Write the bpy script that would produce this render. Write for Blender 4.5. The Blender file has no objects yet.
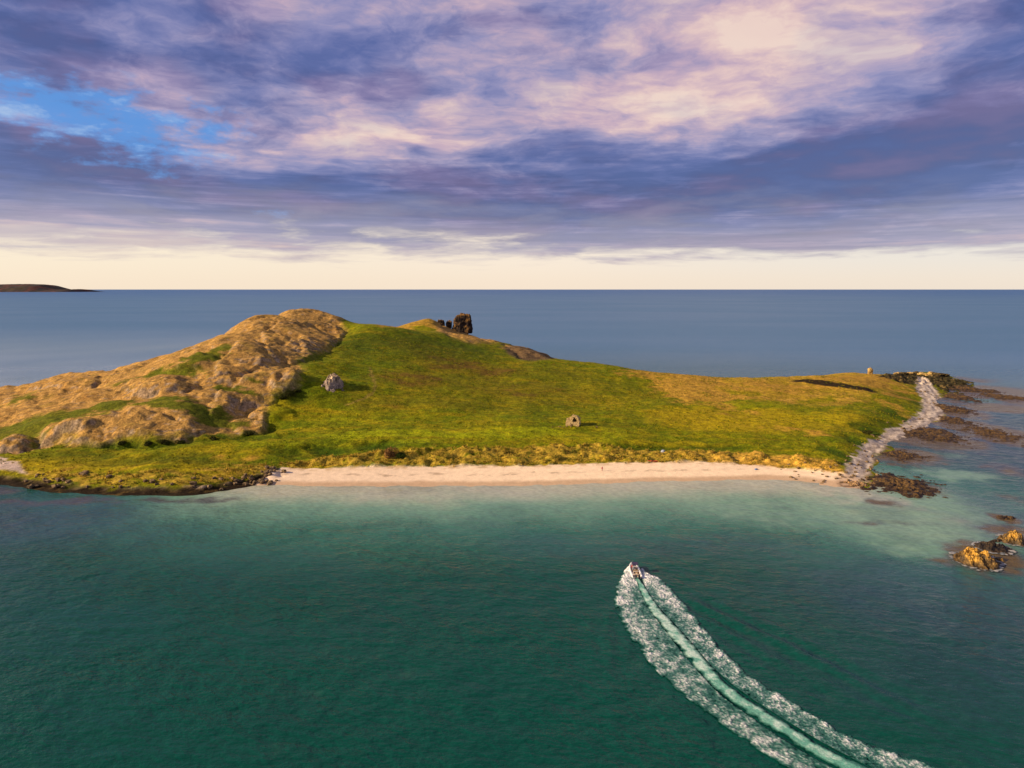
import bpy, bmesh, math, random
import numpy as np
from mathutils import Vector, Matrix, noise as mnoise

S = bpy.context.scene
COL = S.collection
R = math.radians

# ------------------------------------------------------------------ camera
cam_data = bpy.data.cameras.new("camera")
cam = bpy.data.objects.new("camera", cam_data)
COL.objects.link(cam)
cam.location = (0, 0, 70)
cam.rotation_euler = (R(90) - math.atan(95 / 683), 0, 0)
cam_data.sensor_width = 36
cam_data.lens = 36 * 683 / 1024
cam_data.clip_start = 1
cam_data.clip_end = 200000
S.camera = cam

# ------------------------------------------------------------------ exposure
S.view_settings.view_transform = 'Standard'
S.view_settings.look = 'None'
S.view_settings.exposure = 0.5
S.view_settings.gamma = 1
S.view_settings.use_curve_mapping = False
S.cycles.max_bounces = 5
S.cycles.diffuse_bounces = 2
S.cycles.glossy_bounces = 3
S.cycles.caustics_reflective = False
S.cycles.caustics_refractive = False

SUN_EL, SUN_AZ = 23.0, 260.0        # azimuth clockwise from +Y: low in the left, a little behind the viewer


def lin(r, g, b):
    f = lambda c: ((c / 255 + .055) / 1.055) ** 2.4 if c > 10 else c / 255 / 12.92
    return (f(r), f(g), f(b), 1)


# ------------------------------------------------------------------ small node expression helper
class NT:
    def __init__(s, tree):
        s.t = tree
        s.n = tree.nodes
        s.l = tree.links

    def put(s, sock, v):
        if isinstance(v, bpy.types.NodeSocket):
            s.l.new(v, sock)
        else:
            sock.default_value = v

    def m(s, op, a, b=0.0, c=0.0, clamp=False):
        n = s.n.new('ShaderNodeMath')
        n.operation = op
        n.use_clamp = clamp
        for i, v in enumerate((a, b, c)):
            s.put(n.inputs[i], v)
        return n.outputs[0]

    def add(s, a, b): return s.m('ADD', a, b)
    def sub(s, a, b): return s.m('SUBTRACT', a, b)
    def mul(s, a, b): return s.m('MULTIPLY', a, b)

    def ss(s, v, lo, hi, tlo=0.0, thi=1.0):
        n = s.n.new('ShaderNodeMapRange')
        n.interpolation_type = 'SMOOTHSTEP'
        for i, x in enumerate((v, lo, hi, tlo, thi)):
            s.put(n.inputs[i], x)
        return n.outputs[0]

    def xyz(s, x, y, z=0.0):
        n = s.n.new('ShaderNodeCombineXYZ')
        for i, v in enumerate((x, y, z)):
            s.put(n.inputs[i], v)
        return n.outputs[0]

    def sep(s, v):
        n = s.n.new('ShaderNodeSeparateXYZ')
        s.l.new(v, n.inputs[0])
        return n.outputs

    def noise(s, vec, scale, detail=5, rough=.55, dist=0.0, color=False):
        n = s.n.new('ShaderNodeTexNoise')
        s.l.new(vec, n.inputs['Vector'])
        n.inputs['Scale'].default_value = scale
        n.inputs['Detail'].default_value = detail
        n.inputs['Roughness'].default_value = rough
        n.inputs['Distortion'].default_value = dist
        return n.outputs['Color' if color else 'Fac']

    def ramp(s, fac, stops, interp='LINEAR'):
        n = s.n.new('ShaderNodeValToRGB')
        s.l.new(fac, n.inputs[0])
        e = n.color_ramp.elements
        n.color_ramp.interpolation = interp
        while len(e) < len(stops):
            e.new(.5)
        for q, (p, c) in zip(e, stops):
            q.position = p
            q.color = c
        return n.outputs[0]

    def mix(s, fac, a, b, mode='MIX'):
        n = s.n.new('ShaderNodeMix')
        n.data_type = 'RGBA'
        n.blend_type = mode
        n.clamp_factor = True
        s.put(n.inputs[0], fac)
        s.put(n.inputs[6], a)
        s.put(n.inputs[7], b)
        return n.outputs[2]


# ------------------------------------------------------------------ world: clear evening sky behind a broken cloud deck
# back-projected from image pixels: guessed heights (x, y, z), outlines and centres in metres; sky patches in degrees (azimuth, elevation)
CTRL=[(-220.0,230.3,0.0),(-238.0,250.2,2.5),(-270.4,286.2,6.0),(-303.8,323.2,10.0),(-321.9,343.3,13.0),(-201.6,237.6,0.0),(-211.6,250.2,2.5),(-232.8,276.7,6.0),(-259.9,310.5,10.0),(-294.1,353.0,13.5),(-185.6,240.2,0.0),(-192.8,250.2,2.5),(-208.7,272.0,5.0),(-227.3,297.5,8.0),(-252.1,331.3,11.0),(-278.3,367.1,14.0),(-156.6,229.2,0.0),(-164.2,241.0,2.0),(-178.7,263.6,5.0),(-190.4,281.7,7.0),(-193.7,287.3,11.0),(-205.9,306.4,14.5),(-228.2,340.7,17.0),(-263.5,395.2,21.5),(-133.8,225.7,0.0),(-139.9,236.7,2.5),(-157.3,267.9,6.0),(-164.7,281.1,8.0),(-167.3,286.4,12.5),(-176.3,302.7,17.0),(-188.6,324.7,19.5),(-225.4,390.3,25.0),(-109.9,225.7,0.0),(-115.2,237.5,3.0),(-128.2,265.8,6.5),(-136.8,284.4,9.0),(-139.3,290.4,13.0),(-145.7,304.9,18.0),(-160.8,338.0,25.0),(-198.4,419.8,34.0),(-94.0,237.6,0.0),(-97.9,248.4,3.0),(-107.7,274.6,6.5),(-117.7,301.3,9.5),(-126.3,325.1,17.0),(-137.2,355.2,28.0),(-146.4,381.1,39.0),(-185.2,484.4,49.0),(-76.1,237.6,0.0),(-81.6,256.1,2.5),(-86.2,271.3,6.0),(-94.1,297.5,8.0),(-103.3,328.3,14.0),(-108.2,345.5,24.0),(-126.3,405.9,34.0),(-141.0,454.7,43.0),(-165.4,535.6,53.0),(-61.7,237.6,0.0),(-66.2,256.1,2.5),(-71.2,276.7,6.0),(-77.9,303.8,9.0),(-86.0,337.3,15.0),(-94.9,374.0,23.0),(-108.2,428.4,32.0),(-121.2,481.6,40.0),(-136.0,542.1,46.5),(-40.2,237.6,0.0),(-43.1,256.1,2.5),(-45.8,273.1,6.0),(-51.1,306.3,8.5),(-57.0,343.5,14.0),(-63.1,381.9,22.0),(-72.3,439.7,31.0),(-78.7,479.9,38.0),(-81.2,496.0,42.0),(-25.8,237.6,0.0),(-27.9,257.6,2.5),(-29.4,273.1,6.0),(-32.9,306.3,8.5),(-37.0,346.5,13.5),(-42.3,397.8,20.0),(-47.4,447.6,27.0),(-51.3,486.4,34.0),(-53.7,509.7,37.5),(-7.9,237.6,0.0),(-8.5,257.6,2.5),(-9.1,275.2,5.5),(-10.1,308.8,8.0),(-11.6,355.7,12.0),(-13.4,413.7,18.0),(-15.1,468.4,25.0),(-16.5,510.2,30.0),(10.1,238.9,0.0),(10.9,259.2,2.5),(11.7,278.9,5.5),(12.9,308.8,8.0),(15.0,361.9,11.0),(16.9,409.4,15.5),(18.8,457.5,22.0),(32.1,241.5,0.0),(34.5,260.7,2.5),(37.5,284.8,5.0),(41.2,313.7,7.0),(48.0,368.0,10.0),(53.7,413.1,15.0),(60.4,466.3,19.0),(54.5,244.1,0.0),(58.3,262.3,2.5),(64.3,290.7,5.0),(71.9,326.1,7.0),(82.1,374.1,9.0),(90.3,412.6,12.0),(96.7,442.8,15.0),(77.0,245.4,0.0),(81.8,261.9,2.2),(90.4,290.7,5.0),(101.8,328.6,6.5),(115.4,374.1,9.0),(131.5,428.2,13.0),(96.0,246.8,0.0),(100.8,259.9,1.5),(110.2,285.4,4.0),(127.3,331.2,6.0),(145.5,380.3,8.0),(167.9,440.6,12.0),(111.6,240.2,0.0),(118.9,256.5,1.2),(128.4,278.3,3.5),(143.4,311.9,5.0),(168.9,369.4,7.0),(187.8,412.0,9.0),(209.1,460.0,11.5),(118.9,236.4,0.0),(127.2,254.0,1.5),(135.7,271.7,3.0),(147.0,295.1,4.0),(148.0,275.5,0.8),(160.4,299.6,3.0),(179.3,336.4,5.0),(205.1,386.4,7.0),(231.6,437.5,8.5),(255.1,483.1,10.0),(191.7,331.1,1.0),(206.7,358.2,3.5),(229.4,398.7,5.0),(261.2,455.2,6.0),(288.2,503.3,6.0),(123.6,235.2,0.0),(137.6,248.1,0.0),(141.0,262.5,0.0),(153.2,282.1,0.0),(170.5,304.7,0.0),(192.9,328.7,0.0),(218.8,351.3,0.0),(248.2,386.5,0.0),(270.0,429.3,0.0),(306.5,472.8,0.0),(335.2,492.7,0.0),(351.8,537.8,0.0),(351.7,577.4,0.0),(-67.6,565.0,45.5),(-90.8,555.0,41.1),(-79.3,560.0,44.1),(-69.3,515.0,38.3),(-183.1,460.8,46.0),(-189.7,436.1,39.0),(-172.1,497.9,49.5),(-149.6,540.3,50.5),(-183.4,530.0,44.7),(-165.4,535.0,49.1),(-143.4,540.0,46.6),(-114.9,535.0,40.6),(-90.7,530.0,38.5),(-105.2,490.0,44.5),(-47.2,566.0,34.7),(-57.4,570.0,40.3),(-34.8,566.0,30.6),(-22.8,575.0,26.6),(-41.4,578.0,34.0),(-42.1,588.0,33.4),(-54.3,580.0,37.3),(-29.1,585.0,28.4),(6.4,545.0,24.1),(29.4,540.0,14.1),(-420.0,430.0,-1.0),(-330.0,440.0,-1.0),(-260.0,455.0,-1.0),(-215.0,510.0,-1.0),(-180.0,565.0,-1.0),(-130.0,610.0,-1.0),(-80.0,640.0,-1.0),(-20.0,650.0,-1.0),(20.0,615.0,-1.0),(60.0,580.0,-1.0),(90.0,535.0,-1.0),(130.0,515.0,-1.0),(170.0,505.0,-1.0),(215.0,530.0,-1.0),(262.0,548.0,-1.0),(310.0,572.0,-1.0),(-420.0,480.0,-6.0),(-290.0,540.0,-6.0),(-340.0,640.0,-6.0),(-200.0,630.0,-6.0),(-90.0,700.0,-6.0),(40.0,670.0,-6.0),(110.0,600.0,-6.0),(180.0,580.0,-6.0),(270.0,650.0,-6.0),(380.0,640.0,-6.0),(420.0,480.0,-6.0),(420.0,380.0,-6.0),(154.1,264.0,-1.2),(192.6,307.9,-1.2),(255.6,383.5,-1.2),(320.8,457.7,-1.2),(115.8,219.6,-1.2),(162.9,252.4,-2.0),(241.4,324.2,-2.5),(-218.8,217.8,-3.0),(-174.6,171.3,-6.0),(-199.0,217.8,-3.0),(-158.7,171.3,-6.0),(-179.1,217.8,-3.0),(-142.9,171.3,-6.0),(-159.3,217.8,-3.0),(-127.1,171.3,-6.0),(-139.5,217.8,-3.0),(-111.3,171.3,-6.0),(-119.6,217.8,-3.0),(-95.5,171.3,-6.0),(-99.8,217.8,-3.0),(-79.6,171.3,-6.0),(-77.5,210.9,-1.7),(-63.8,171.3,-6.0),(-58.3,210.9,-1.7),(-48.0,171.3,-6.0),(-39.1,210.9,-1.7),(-32.2,171.3,-6.0),(-19.9,210.9,-1.7),(-16.3,171.3,-6.0),(-0.6,210.9,-1.7),(-0.5,171.3,-6.0),(18.6,210.9,-1.7),(15.3,171.3,-6.0),(37.8,210.9,-1.7),(31.1,171.3,-6.0),(57.0,210.9,-1.7),(46.9,171.3,-6.0),(76.2,210.9,-1.7),(62.8,171.3,-6.0),(95.5,210.9,-1.7),(78.6,171.3,-6.0),(-450.0,300.0,4.0),(-450.0,380.0,8.0)]
HILL=[(-424.3,446.0),(-373.0,483.0),(-415.1,623.5),(-385.0,667.5),(-216.9,459.0),(-202.6,530.0),(-168.9,577.0),(-140.7,577.5),(-117.4,480.5),(-116.4,436.0),(-115.6,393.0),(-112.1,358.5),(-108.5,339.5),(-118.7,328.0),(-115.1,314.5),(-111.7,299.5),(-121.1,293.0),(-140.3,283.0),(-171.3,278.0),(-198.0,280.5),(-214.1,285.5),(-245.5,298.0),(-294.8,308.0)]
BEACH=[(-91.8,243.5),(-87.5,254.0),(-65.8,254.5),(-43.0,255.5),(3.1,257.0),(42.4,261.5),(74.3,263.0),(96.9,260.0),(116.0,254.5),(124.7,251.0),(128.3,246.0),(120.7,228.0),(106.5,221.2),(85.1,226.8),(43.5,224.6),(-37.5,221.2),(-84.5,223.4),(-92.1,236.4)]
SHINGLE=[(121.8,248.0),(131.5,264.5),(149.3,289.0),(177.4,323.0),(205.1,350.5),(225.7,375.0),(258.2,428.0),(269.0,453.5),(313.0,525.8),(311.0,503.3),(280.8,437.4),(254.5,386.5),(215.1,340.9),(189.7,317.3),(169.4,296.8),(154.7,278.6),(142.9,259.5),(129.2,237.6)]
PALE=[(-236.4,276.0),(-203.6,265.0),(-187.9,254.0),(-179.3,247.0),(-188.7,249.5),(-213.9,248.1)]
WRACK=[(-240.6,245.0),(-190.5,247.0),(-176.6,243.0),(-157.1,235.5),(-136.8,231.0),(-115.8,231.0),(-102.6,237.0),(-95.4,246.5),(-90.3,254.5),(-84.5,248.1),(-87.9,232.7),(-87.8,221.2),(-114.7,208.8),(-167.5,215.9),(-218.4,221.2)]
REEFPT=[(119.8,246.8),(129.8,255.1),(139.0,256.6),(145.2,255.1),(152.8,253.7),(150.6,246.8),(143.5,240.2),(139.3,229.2),(134.2,225.7),(132.3,231.5),(126.8,229.2),(120.3,224.6),(119.5,232.7),(117.0,237.6)]
POINT=[(255.2,475.0),(330.4,577.5),(346.3,568.5),(350.2,544.1),(348.1,508.7),(301.2,445.7),(289.3,445.7),(302.0,482.5),(274.1,463.5),(260.7,467.0)]
DUNE=[(-94.0,250.0),(-88.6,260.0),(-68.5,265.5),(-33.4,271.5),(3.3,277.5),(28.6,281.0),(62.0,279.5),(94.2,275.5),(117.1,271.0),(129.3,264.0),(123.8,249.0),(110.9,256.0),(96.9,260.0),(74.3,263.0),(42.4,261.5),(3.1,257.0),(-43.0,255.5),(-65.8,254.5),(-87.3,253.5)]
LDUNE=[(-187.9,254.0),(-169.3,249.0),(-143.7,243.5),(-118.2,244.0),(-104.0,254.5),(-94.2,257.0),(-89.5,251.0),(-100.8,237.0),(-115.8,231.0),(-136.8,231.0),(-157.1,235.5),(-180.1,245.5)]
GREEN=[(-203.1,302.0,18.0,8.0,1),(-212.7,296.0,14.1,11.8,1),(-187.0,313.5,8.4,7.0,0.9),(-147.2,306.0,19.1,4.5,1),(-134.5,304.5,11.3,5.5,1),(-162.3,311.0,11.6,7.0,1),(-164.8,365.0,8.7,7.0,1),(-179.9,351.5,20.9,6.2,0.9),(-163.7,375.5,4.5,9.8,0.8),(-141.6,333.5,5.9,2.8,0.9),(-132.7,329.5,5.9,2.8,1),(-112.1,318.0,4.7,5.5,1),(-111.1,393.5,11.7,18.5,1),(-130.7,340.0,4.0,2.0,0.7),(-184.4,293.5,6.1,2.5,0.6),(-252.5,346.0,7.7,7.8,0.5)]
DRY=[(112.1,426.5,28.4,76.8,1),(152.0,414.5,36.8,18.0,0.9),(196.4,431.5,19.1,19.8,0.8),(225.4,451.5,30.0,16.0,1),(235.5,432.5,16.0,25.5,0.7),(31.4,444.5,26.3,9.0,0.3),(172.1,403.5,17.9,8.5,0.7),(127.2,306.5,12.8,9.5,0.6),(106.0,319.0,19.0,8.5,0.4),(82.6,437.5,19.4,10.5,0.7),(192.2,372.0,16.5,15.8,0.4),(212.5,373.5,7.8,26.2,0.6),(-85.1,297.0,13.3,8.0,0.25),(-29.2,270.5,24.3,2.8,0.4),(-155.7,251.5,22.6,8.8,0.5),(-110.4,261.0,11.7,4.5,0.4),(3.3,278.5,20.8,3.8,0.5),(259.3,477.5,14.1,47.8,0.8),(-70.1,552.0,27.6,17.0,1),(-89.6,547.5,16.1,57.0,1),(-48.0,575.5,16.9,53.5,0.8),(101.8,262.5,23.6,4.2,1),(119.3,257.5,11.6,5.5,1),(75.5,267.5,20.0,4.5,0.6),(-67.4,563.5,28.2,24.0,1),(51.9,270.5,32.3,4.8,0.4)]
HEATH=[(-54.5,380.5,22.6,16.5,1),(-26.4,426.0,37.8,25.8,1),(-54.8,455.5,40.4,21.0,0.6),(4.5,378.5,39.3,23.5,0.75),(29.9,422.0,25.0,18.8,0.5),(-64.1,340.0,20.2,11.0,0.6),(-37.4,350.0,20.8,10.2,0.5),(-16.3,344.0,30.7,9.5,0.4),(78.9,386.0,22.9,15.0,0.35),(52.4,402.5,23.8,18.0,0.3),(94.8,339.0,15.1,9.2,0.3)]
DARKG=[(-99.2,445.0,26.3,33.2,0.7),(-43.5,478.5,42.4,28.0,0.6),(-105.4,335.5,7.0,5.2,0.8),(-135.5,256.5,26.9,6.0,0.6),(-171.1,264.0,15.8,7.0,0.5),(-74.3,272.5,9.8,5.0,1),(-54.3,275.0,8.2,5.8,1),(-64.5,265.5,4.8,2.0,0.5),(-89.0,267.5,8.0,3.8,0.7),(57.8,279.5,14.2,5.5,0.8),(-20.8,266.5,8.0,2.8,0.6),(3.2,271.0,8.1,3.0,0.7),(85.4,281.0,10.5,4.0,0.6),(31.9,273.0,8.2,3.5,0.6),(134.6,272.0,3.7,14.0,1),(125.0,261.5,3.9,5.5,0.7),(151.6,295.5,4.4,9.2,1),(173.5,323.0,5.8,7.2,0.9),(203.1,358.5,4.3,13.2,0.8),(-112.7,288.0,25.8,4.2,0.6),(-157.7,276.0,16.5,2.5,0.7),(-131.3,281.5,16.8,2.5,0.8),(-108.5,300.5,4.5,6.5,0.8),(21.8,341.0,15.2,13.2,0.3),(50.7,315.0,14.1,5.8,0.4),(182.1,332.0,6.9,8.5,0.5),(240.2,407.0,3.6,29.8,0.5)]
KNOB=[(-172.8,288.5,25.8,9.0,1.6),(-142.2,348.0,23.3,10.5,3),(-115.7,345.0,8.2,10.8,2.5),(-114.4,318.0,9.5,7.5,2.5),(-179.3,335.0,19.9,9.5,2),(-239.1,357.5,15.9,11.5,1.5),(-186.6,286.0,7.7,3.2,2),(-208.8,281.0,6.7,5.8,2.5),(-168.4,361.0,16.1,8.5,2),(-82.4,553.0,20.4,14.0,0),(13.6,513.0,16.6,40.0,1.5)]
ROCKF=[(-136.2,364.5,10.8,5.2,1),(-126.2,417.5,12.4,22.5,1),(-115.2,342.0,11.2,8.2,1),(-114.9,308.5,6.4,7.2,1),(-137.6,323.5,12.5,5.2,0.6),(-151.0,344.5,11.3,4.5,0.7),(-170.4,284.0,23.7,2.8,0.7),(-148.0,286.0,17.1,3.2,0.7),(-208.5,280.5,9.2,4.5,1),(-201.4,296.0,10.6,5.0,0.7),(-141.0,309.5,9.2,4.2,0.5),(-127.5,315.5,12.2,4.8,0.7),(-188.8,301.0,13.5,3.5,0.4),(-172.7,364.5,10.8,4.8,0.5),(-176.7,330.0,12.3,5.0,0.4),(-145.4,469.5,13.9,11.5,0.4),(-130.8,492.0,10.2,13.2,0.5)]
DRYP=[(113.1,599.5),(162.1,585.0),(191.5,557.0),(231.3,564.0),(286.2,592.0),(321.1,592.0),(266.4,458.5),(225.4,413.5),(194.0,387.0),(159.8,374.0),(141.4,384.5),(107.1,384.5),(94.1,408.0)]
LIME=[(-78.3,288.0,30.1,4.0,0.8),(-35.6,290.5,39.0,5.8,1),(3.5,297.0,26.6,8.2,0.8),(-87.3,275.0,24.7,3.8,0.6),(-46.8,279.5,16.7,3.2,0.7),(-38.4,504.5,37.2,21.2,0.4),(38.1,289.5,21.6,8.8,0.5),(22.9,320.0,28.6,12.2,0.3),(-66.2,313.0,28.0,6.2,0.4),(123.0,363.5,32.4,12.2,0.5),(152.5,332.5,19.8,12.0,0.5),(-158.3,262.5,23.6,5.0,0.5),(-72.3,440.0,13.0,15.0,0.4)]
OLIVE=[(112.0,330.0,44.2,29.8,1),(162.9,333.5,19.8,20.2,0.7),(20.6,286.5,25.7,8.2,0.5),(-14.3,299.5,22.3,8.8,0.4),(71.3,283.5,25.4,7.0,0.6),(48.0,368.0,32.7,18.8,0.5),(62.0,325.5,24.2,20.8,0.3),(-115.8,264.5,23.7,7.8,0.6),(-149.9,248.0,29.7,6.0,0.7),(-81.9,320.0,19.0,8.2,0.4),(-153.7,254.5,41.9,10.0,0.9),(-178.9,252.0,15.1,5.5,0.7),(-116.3,248.0,18.6,5.5,0.8)]
UPPER=[(-55.5,461.0,54.5,37.2,1),(-80.7,385.5,22.8,28.2,0.8),(5.0,426.0,44.1,25.0,0.7),(-90.7,336.0,15.0,9.5,0.6)]
KNOLLS=[[(-136.5,381.0),(-123.7,379.0),(-117.9,397.0),(-116.4,436.0),(-118.5,485.5),(-129.5,501.0),(-146.1,496.0),(-157.0,463.5),(-158.2,432.5)],[(-151.0,347.0),(-140.3,347.0),(-133.9,364.0),(-131.3,380.5),(-145.3,396.5),(-160.1,417.5),(-155.7,373.5),(-156.6,362.0)],[(-110.4,336.0),(-115.1,332.0),(-118.8,324.0),(-126.3,325.0),(-131.5,320.0),(-136.2,306.5),(-141.7,316.5),(-139.7,332.5),(-134.8,348.5),(-123.9,354.5),(-116.3,369.0),(-108.6,348.5)],[(-198.1,282.0),(-190.3,281.5),(-170.4,276.5),(-150.2,277.5),(-138.4,283.5),(-134.3,290.5),(-154.7,295.5),(-181.0,303.0),(-195.3,300.5),(-198.6,295.0),(-203.0,289.5)],[(-117.8,293.5),(-111.7,303.5),(-116.2,315.0),(-123.0,316.0),(-127.2,303.0)],[(-216.8,272.0),(-203.3,276.0),(-201.3,280.5),(-209.1,284.5),(-227.8,286.5)],[(-194.9,336.0),(-173.4,323.5),(-158.4,327.5),(-157.1,341.0),(-175.3,347.5),(-197.7,350.5)],[(-266.9,374.5),(-239.1,357.5),(-219.0,351.0),(-225.0,370.0),(-256.2,384.0)]]
BROWN=[(13.2,500.5,17.7,40.5,1),(-54.8,520.0,15.3,26.0,0.4)]
ROCKY2=[(-33.7,575.5,25.4,73.0,1),(13.6,513.0,18.1,44.5,1),(-207.1,278.5,9.2,5.5,0.9)]
PATH=[(-82.4,394.0),(-78.1,378.0),(-72.6,361.0),(-71.9,349.0),(-76.6,340.0),(-81.1,333.0)]
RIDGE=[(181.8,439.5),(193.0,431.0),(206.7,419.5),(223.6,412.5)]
BEACHLINE=[(-90.1,238.9),(-76.1,237.6),(-40.2,237.6),(2.9,238.9),(39.5,242.8),(69.6,245.4),(96.0,246.8),(111.6,240.2),(117.7,230.3),(123.3,221.2),(124.6,208.8)]
SHALLOW=[(118.7,201.2,18.2,18.4,0.6),(140.0,221.2,13.3,19.8,0.6),(111.3,210.8,15.9,14.0,0.5),(170.2,252.3,10.6,8.5,0.6),(88.9,210.8,28.6,18.1,0.35),(112.1,184.4,14.0,9.3,0.4),(148.2,215.9,9.8,14.7,0.35),(161.3,259.5,7.8,7.4,0.4),(294.8,429.3,19.0,23.8,0.25),(178.0,283.8,12.7,7.1,0.3)]
WEEDSEA=[(237.1,328.7,14.7,33.2,1.4),(228.4,343.4,4.6,25.7,0.7),(334.8,463.4,27.4,32.3,1.0),(359.6,525.8,17.0,17.7,0.6),(289.8,399.8,20.1,17.2,1.0),(302.0,450.0,13.3,17.4,0.8),(320.3,429.3,12.7,31.8,1.0),(194.5,259.5,7.8,14.9,0.5),(144.2,235.2,9.2,12.3,0.6),(121.5,218.0,8.5,6.4,0.5),(158.5,272.0,14.2,8.1,0.6),(151.8,202.2,3.7,5.5,0.9),(125.2,172.8,10.5,13.7,0.7),(144.5,188.4,8.6,11.3,0.7),(116.8,170.1,6.2,5.3,0.5),(197.2,319.6,20.0,26.9,1.2),(167.3,283.8,12.7,12.4,1.1),(254.7,393.0,15.1,26.7,1.1),(-150.0,219.1,23.1,4.3,0.6),(-107.9,221.2,20.0,3.3,0.6),(-185.2,230.3,13.8,5.9,0.7),(113.7,197.6,20.9,3.5,0.35),(176.9,275.3,8.2,8.3,0.4),(170.2,221.2,6.7,11.0,0.4),(209.1,331.1,8.9,19.1,0.6),(277.1,421.5,8.7,23.0,0.6)]
BLUE=[(101.8,147.0,31.5,25.9,0.6),(149.3,201.2,21.3,37.7,0.8),(228.4,313.0,51.3,135.5,0.95),(-147.5,201.2,36.5,18.4,0.7),(-120.8,192.5,29.1,10.1,0.4),(51.9,180.6,43.8,8.9,0.3),(93.0,121.6,28.3,21.8,0.35)]
WC=[(30.3,160.1),(30.7,154.4),(30.9,148.0),(31.5,141.1),(32.9,134.0),(34.5,125.3),(35.8,118.2),(37.5,111.8),(40.1,106.6),(43.1,101.3),(46.2,96.4),(49.9,92.0),(54.8,86.4),(59.6,82.0)]
WLO=[(29.1,164.9),(26.5,159.5),(24.3,153.3),(22.9,148.0),(22.8,141.1),(23.6,131.5),(25.2,123.1),(27.0,116.2),(30.5,108.3),(33.8,102.3),(36.4,97.8),(39.3,93.3),(42.7,88.3),(47.0,83.4)]
WLI=[(30.3,164.3),(29.9,153.6),(29.9,147.0),(30.4,139.8),(31.6,132.4),(33.0,123.6),(34.4,116.6),(36.1,110.0),(38.8,104.8),(41.6,99.4),(44.7,94.7),(48.5,90.3),(53.2,84.7),(58.1,80.5)]
WRO=[(32.9,163.7),(33.6,160.7),(35.9,158.9),(37.2,154.9),(38.2,148.0),(39.7,136.6),(40.9,126.0),(43.0,117.5),(46.3,111.2),(49.3,105.5),(52.4,100.8),(56.5,96.4),(62.9,91.8),(69.6,85.8)]
WRI=[(32.2,163.7),(31.5,155.1),(31.9,149.0),(32.7,142.6),(34.3,135.7),(36.0,127.0),(37.2,119.8),(39.1,113.7),(41.6,108.4),(44.7,103.2),(47.7,98.3),(51.3,93.7),(56.4,88.1),(61.2,83.7)]
WAVE1=[(37.8,153.3),(40.5,147.0),(45.1,139.8),(51.0,131.9),(55.9,124.2),(60.5,117.5),(65.3,109.4),(71.2,102.3),(78.2,94.4)]
WAVE2=[(38.9,141.1),(44.7,131.5),(50.1,121.6),(56.0,111.8),(63.6,103.3),(71.4,95.5)]
WAVE3=[(22.3,147.0),(19.3,129.1),(17.6,111.8),(17.2,98.3)]
RUIN=(28.3,311.5,7.5)
CRAG=(-92.6,350.0,20.3)
BUSH=(-47.8,263.0,3.9)
BUSH2=(-43.4,263.0,3.9)
PERSON=(34.3,253.0,1.4)
KAYAK=(55.6,262.5,2.4)
TENT=(62.6,276.5,3.9)
BAG=(94.0,256.0,0.9)
STAND=(255.6,484.0,9.9)
THUMB=(-41.6,580.0,33.0)
PINN1=(-60.2,580.0,38.9)
PINN2=(-53.6,582.0,38.0)
BOAT=(30.5,161.9,0.0)
SKERRY=[(120.6,169.4,0),(131.0,178.4,0),(140.5,183.7,0),(126.8,169.4,0),(152.8,203.1,0),(135.5,172.8,0),(136.3,183.7,0)]
SCR=[(-144.0,277.5,7.9),(-149.7,276.5,7.7),(-138.7,279.5,7.9),(-110.0,334.5,18.5),(-107.2,338.5,19.9),(-112.7,332.0,17.4),(-127.1,283.5,7.9),(-162.7,277.5,7.1),(168.0,316.0,2.2),(-115.2,294.5,8.2)]
PTB=[(318.2,560.0,-1.2),(326.1,555.0,-2.2),(332.9,550.0,-1.6),(339.9,548.0,-2.1),(339.1,540.0,-3.5),(329.0,535.0,-4.4),(320.9,556.0,-1.5),(347.8,545.0,-3.4),(331.6,556.0,-1.5)]
LROCK=[(-93.7,242.8),(-94.1,250.9),(-93.5,256.6),(-92.4,262.5),(-94.9,236.4),(-90.3,245.4),(-90.8,237.6),(-90.6,265.6)]
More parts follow.
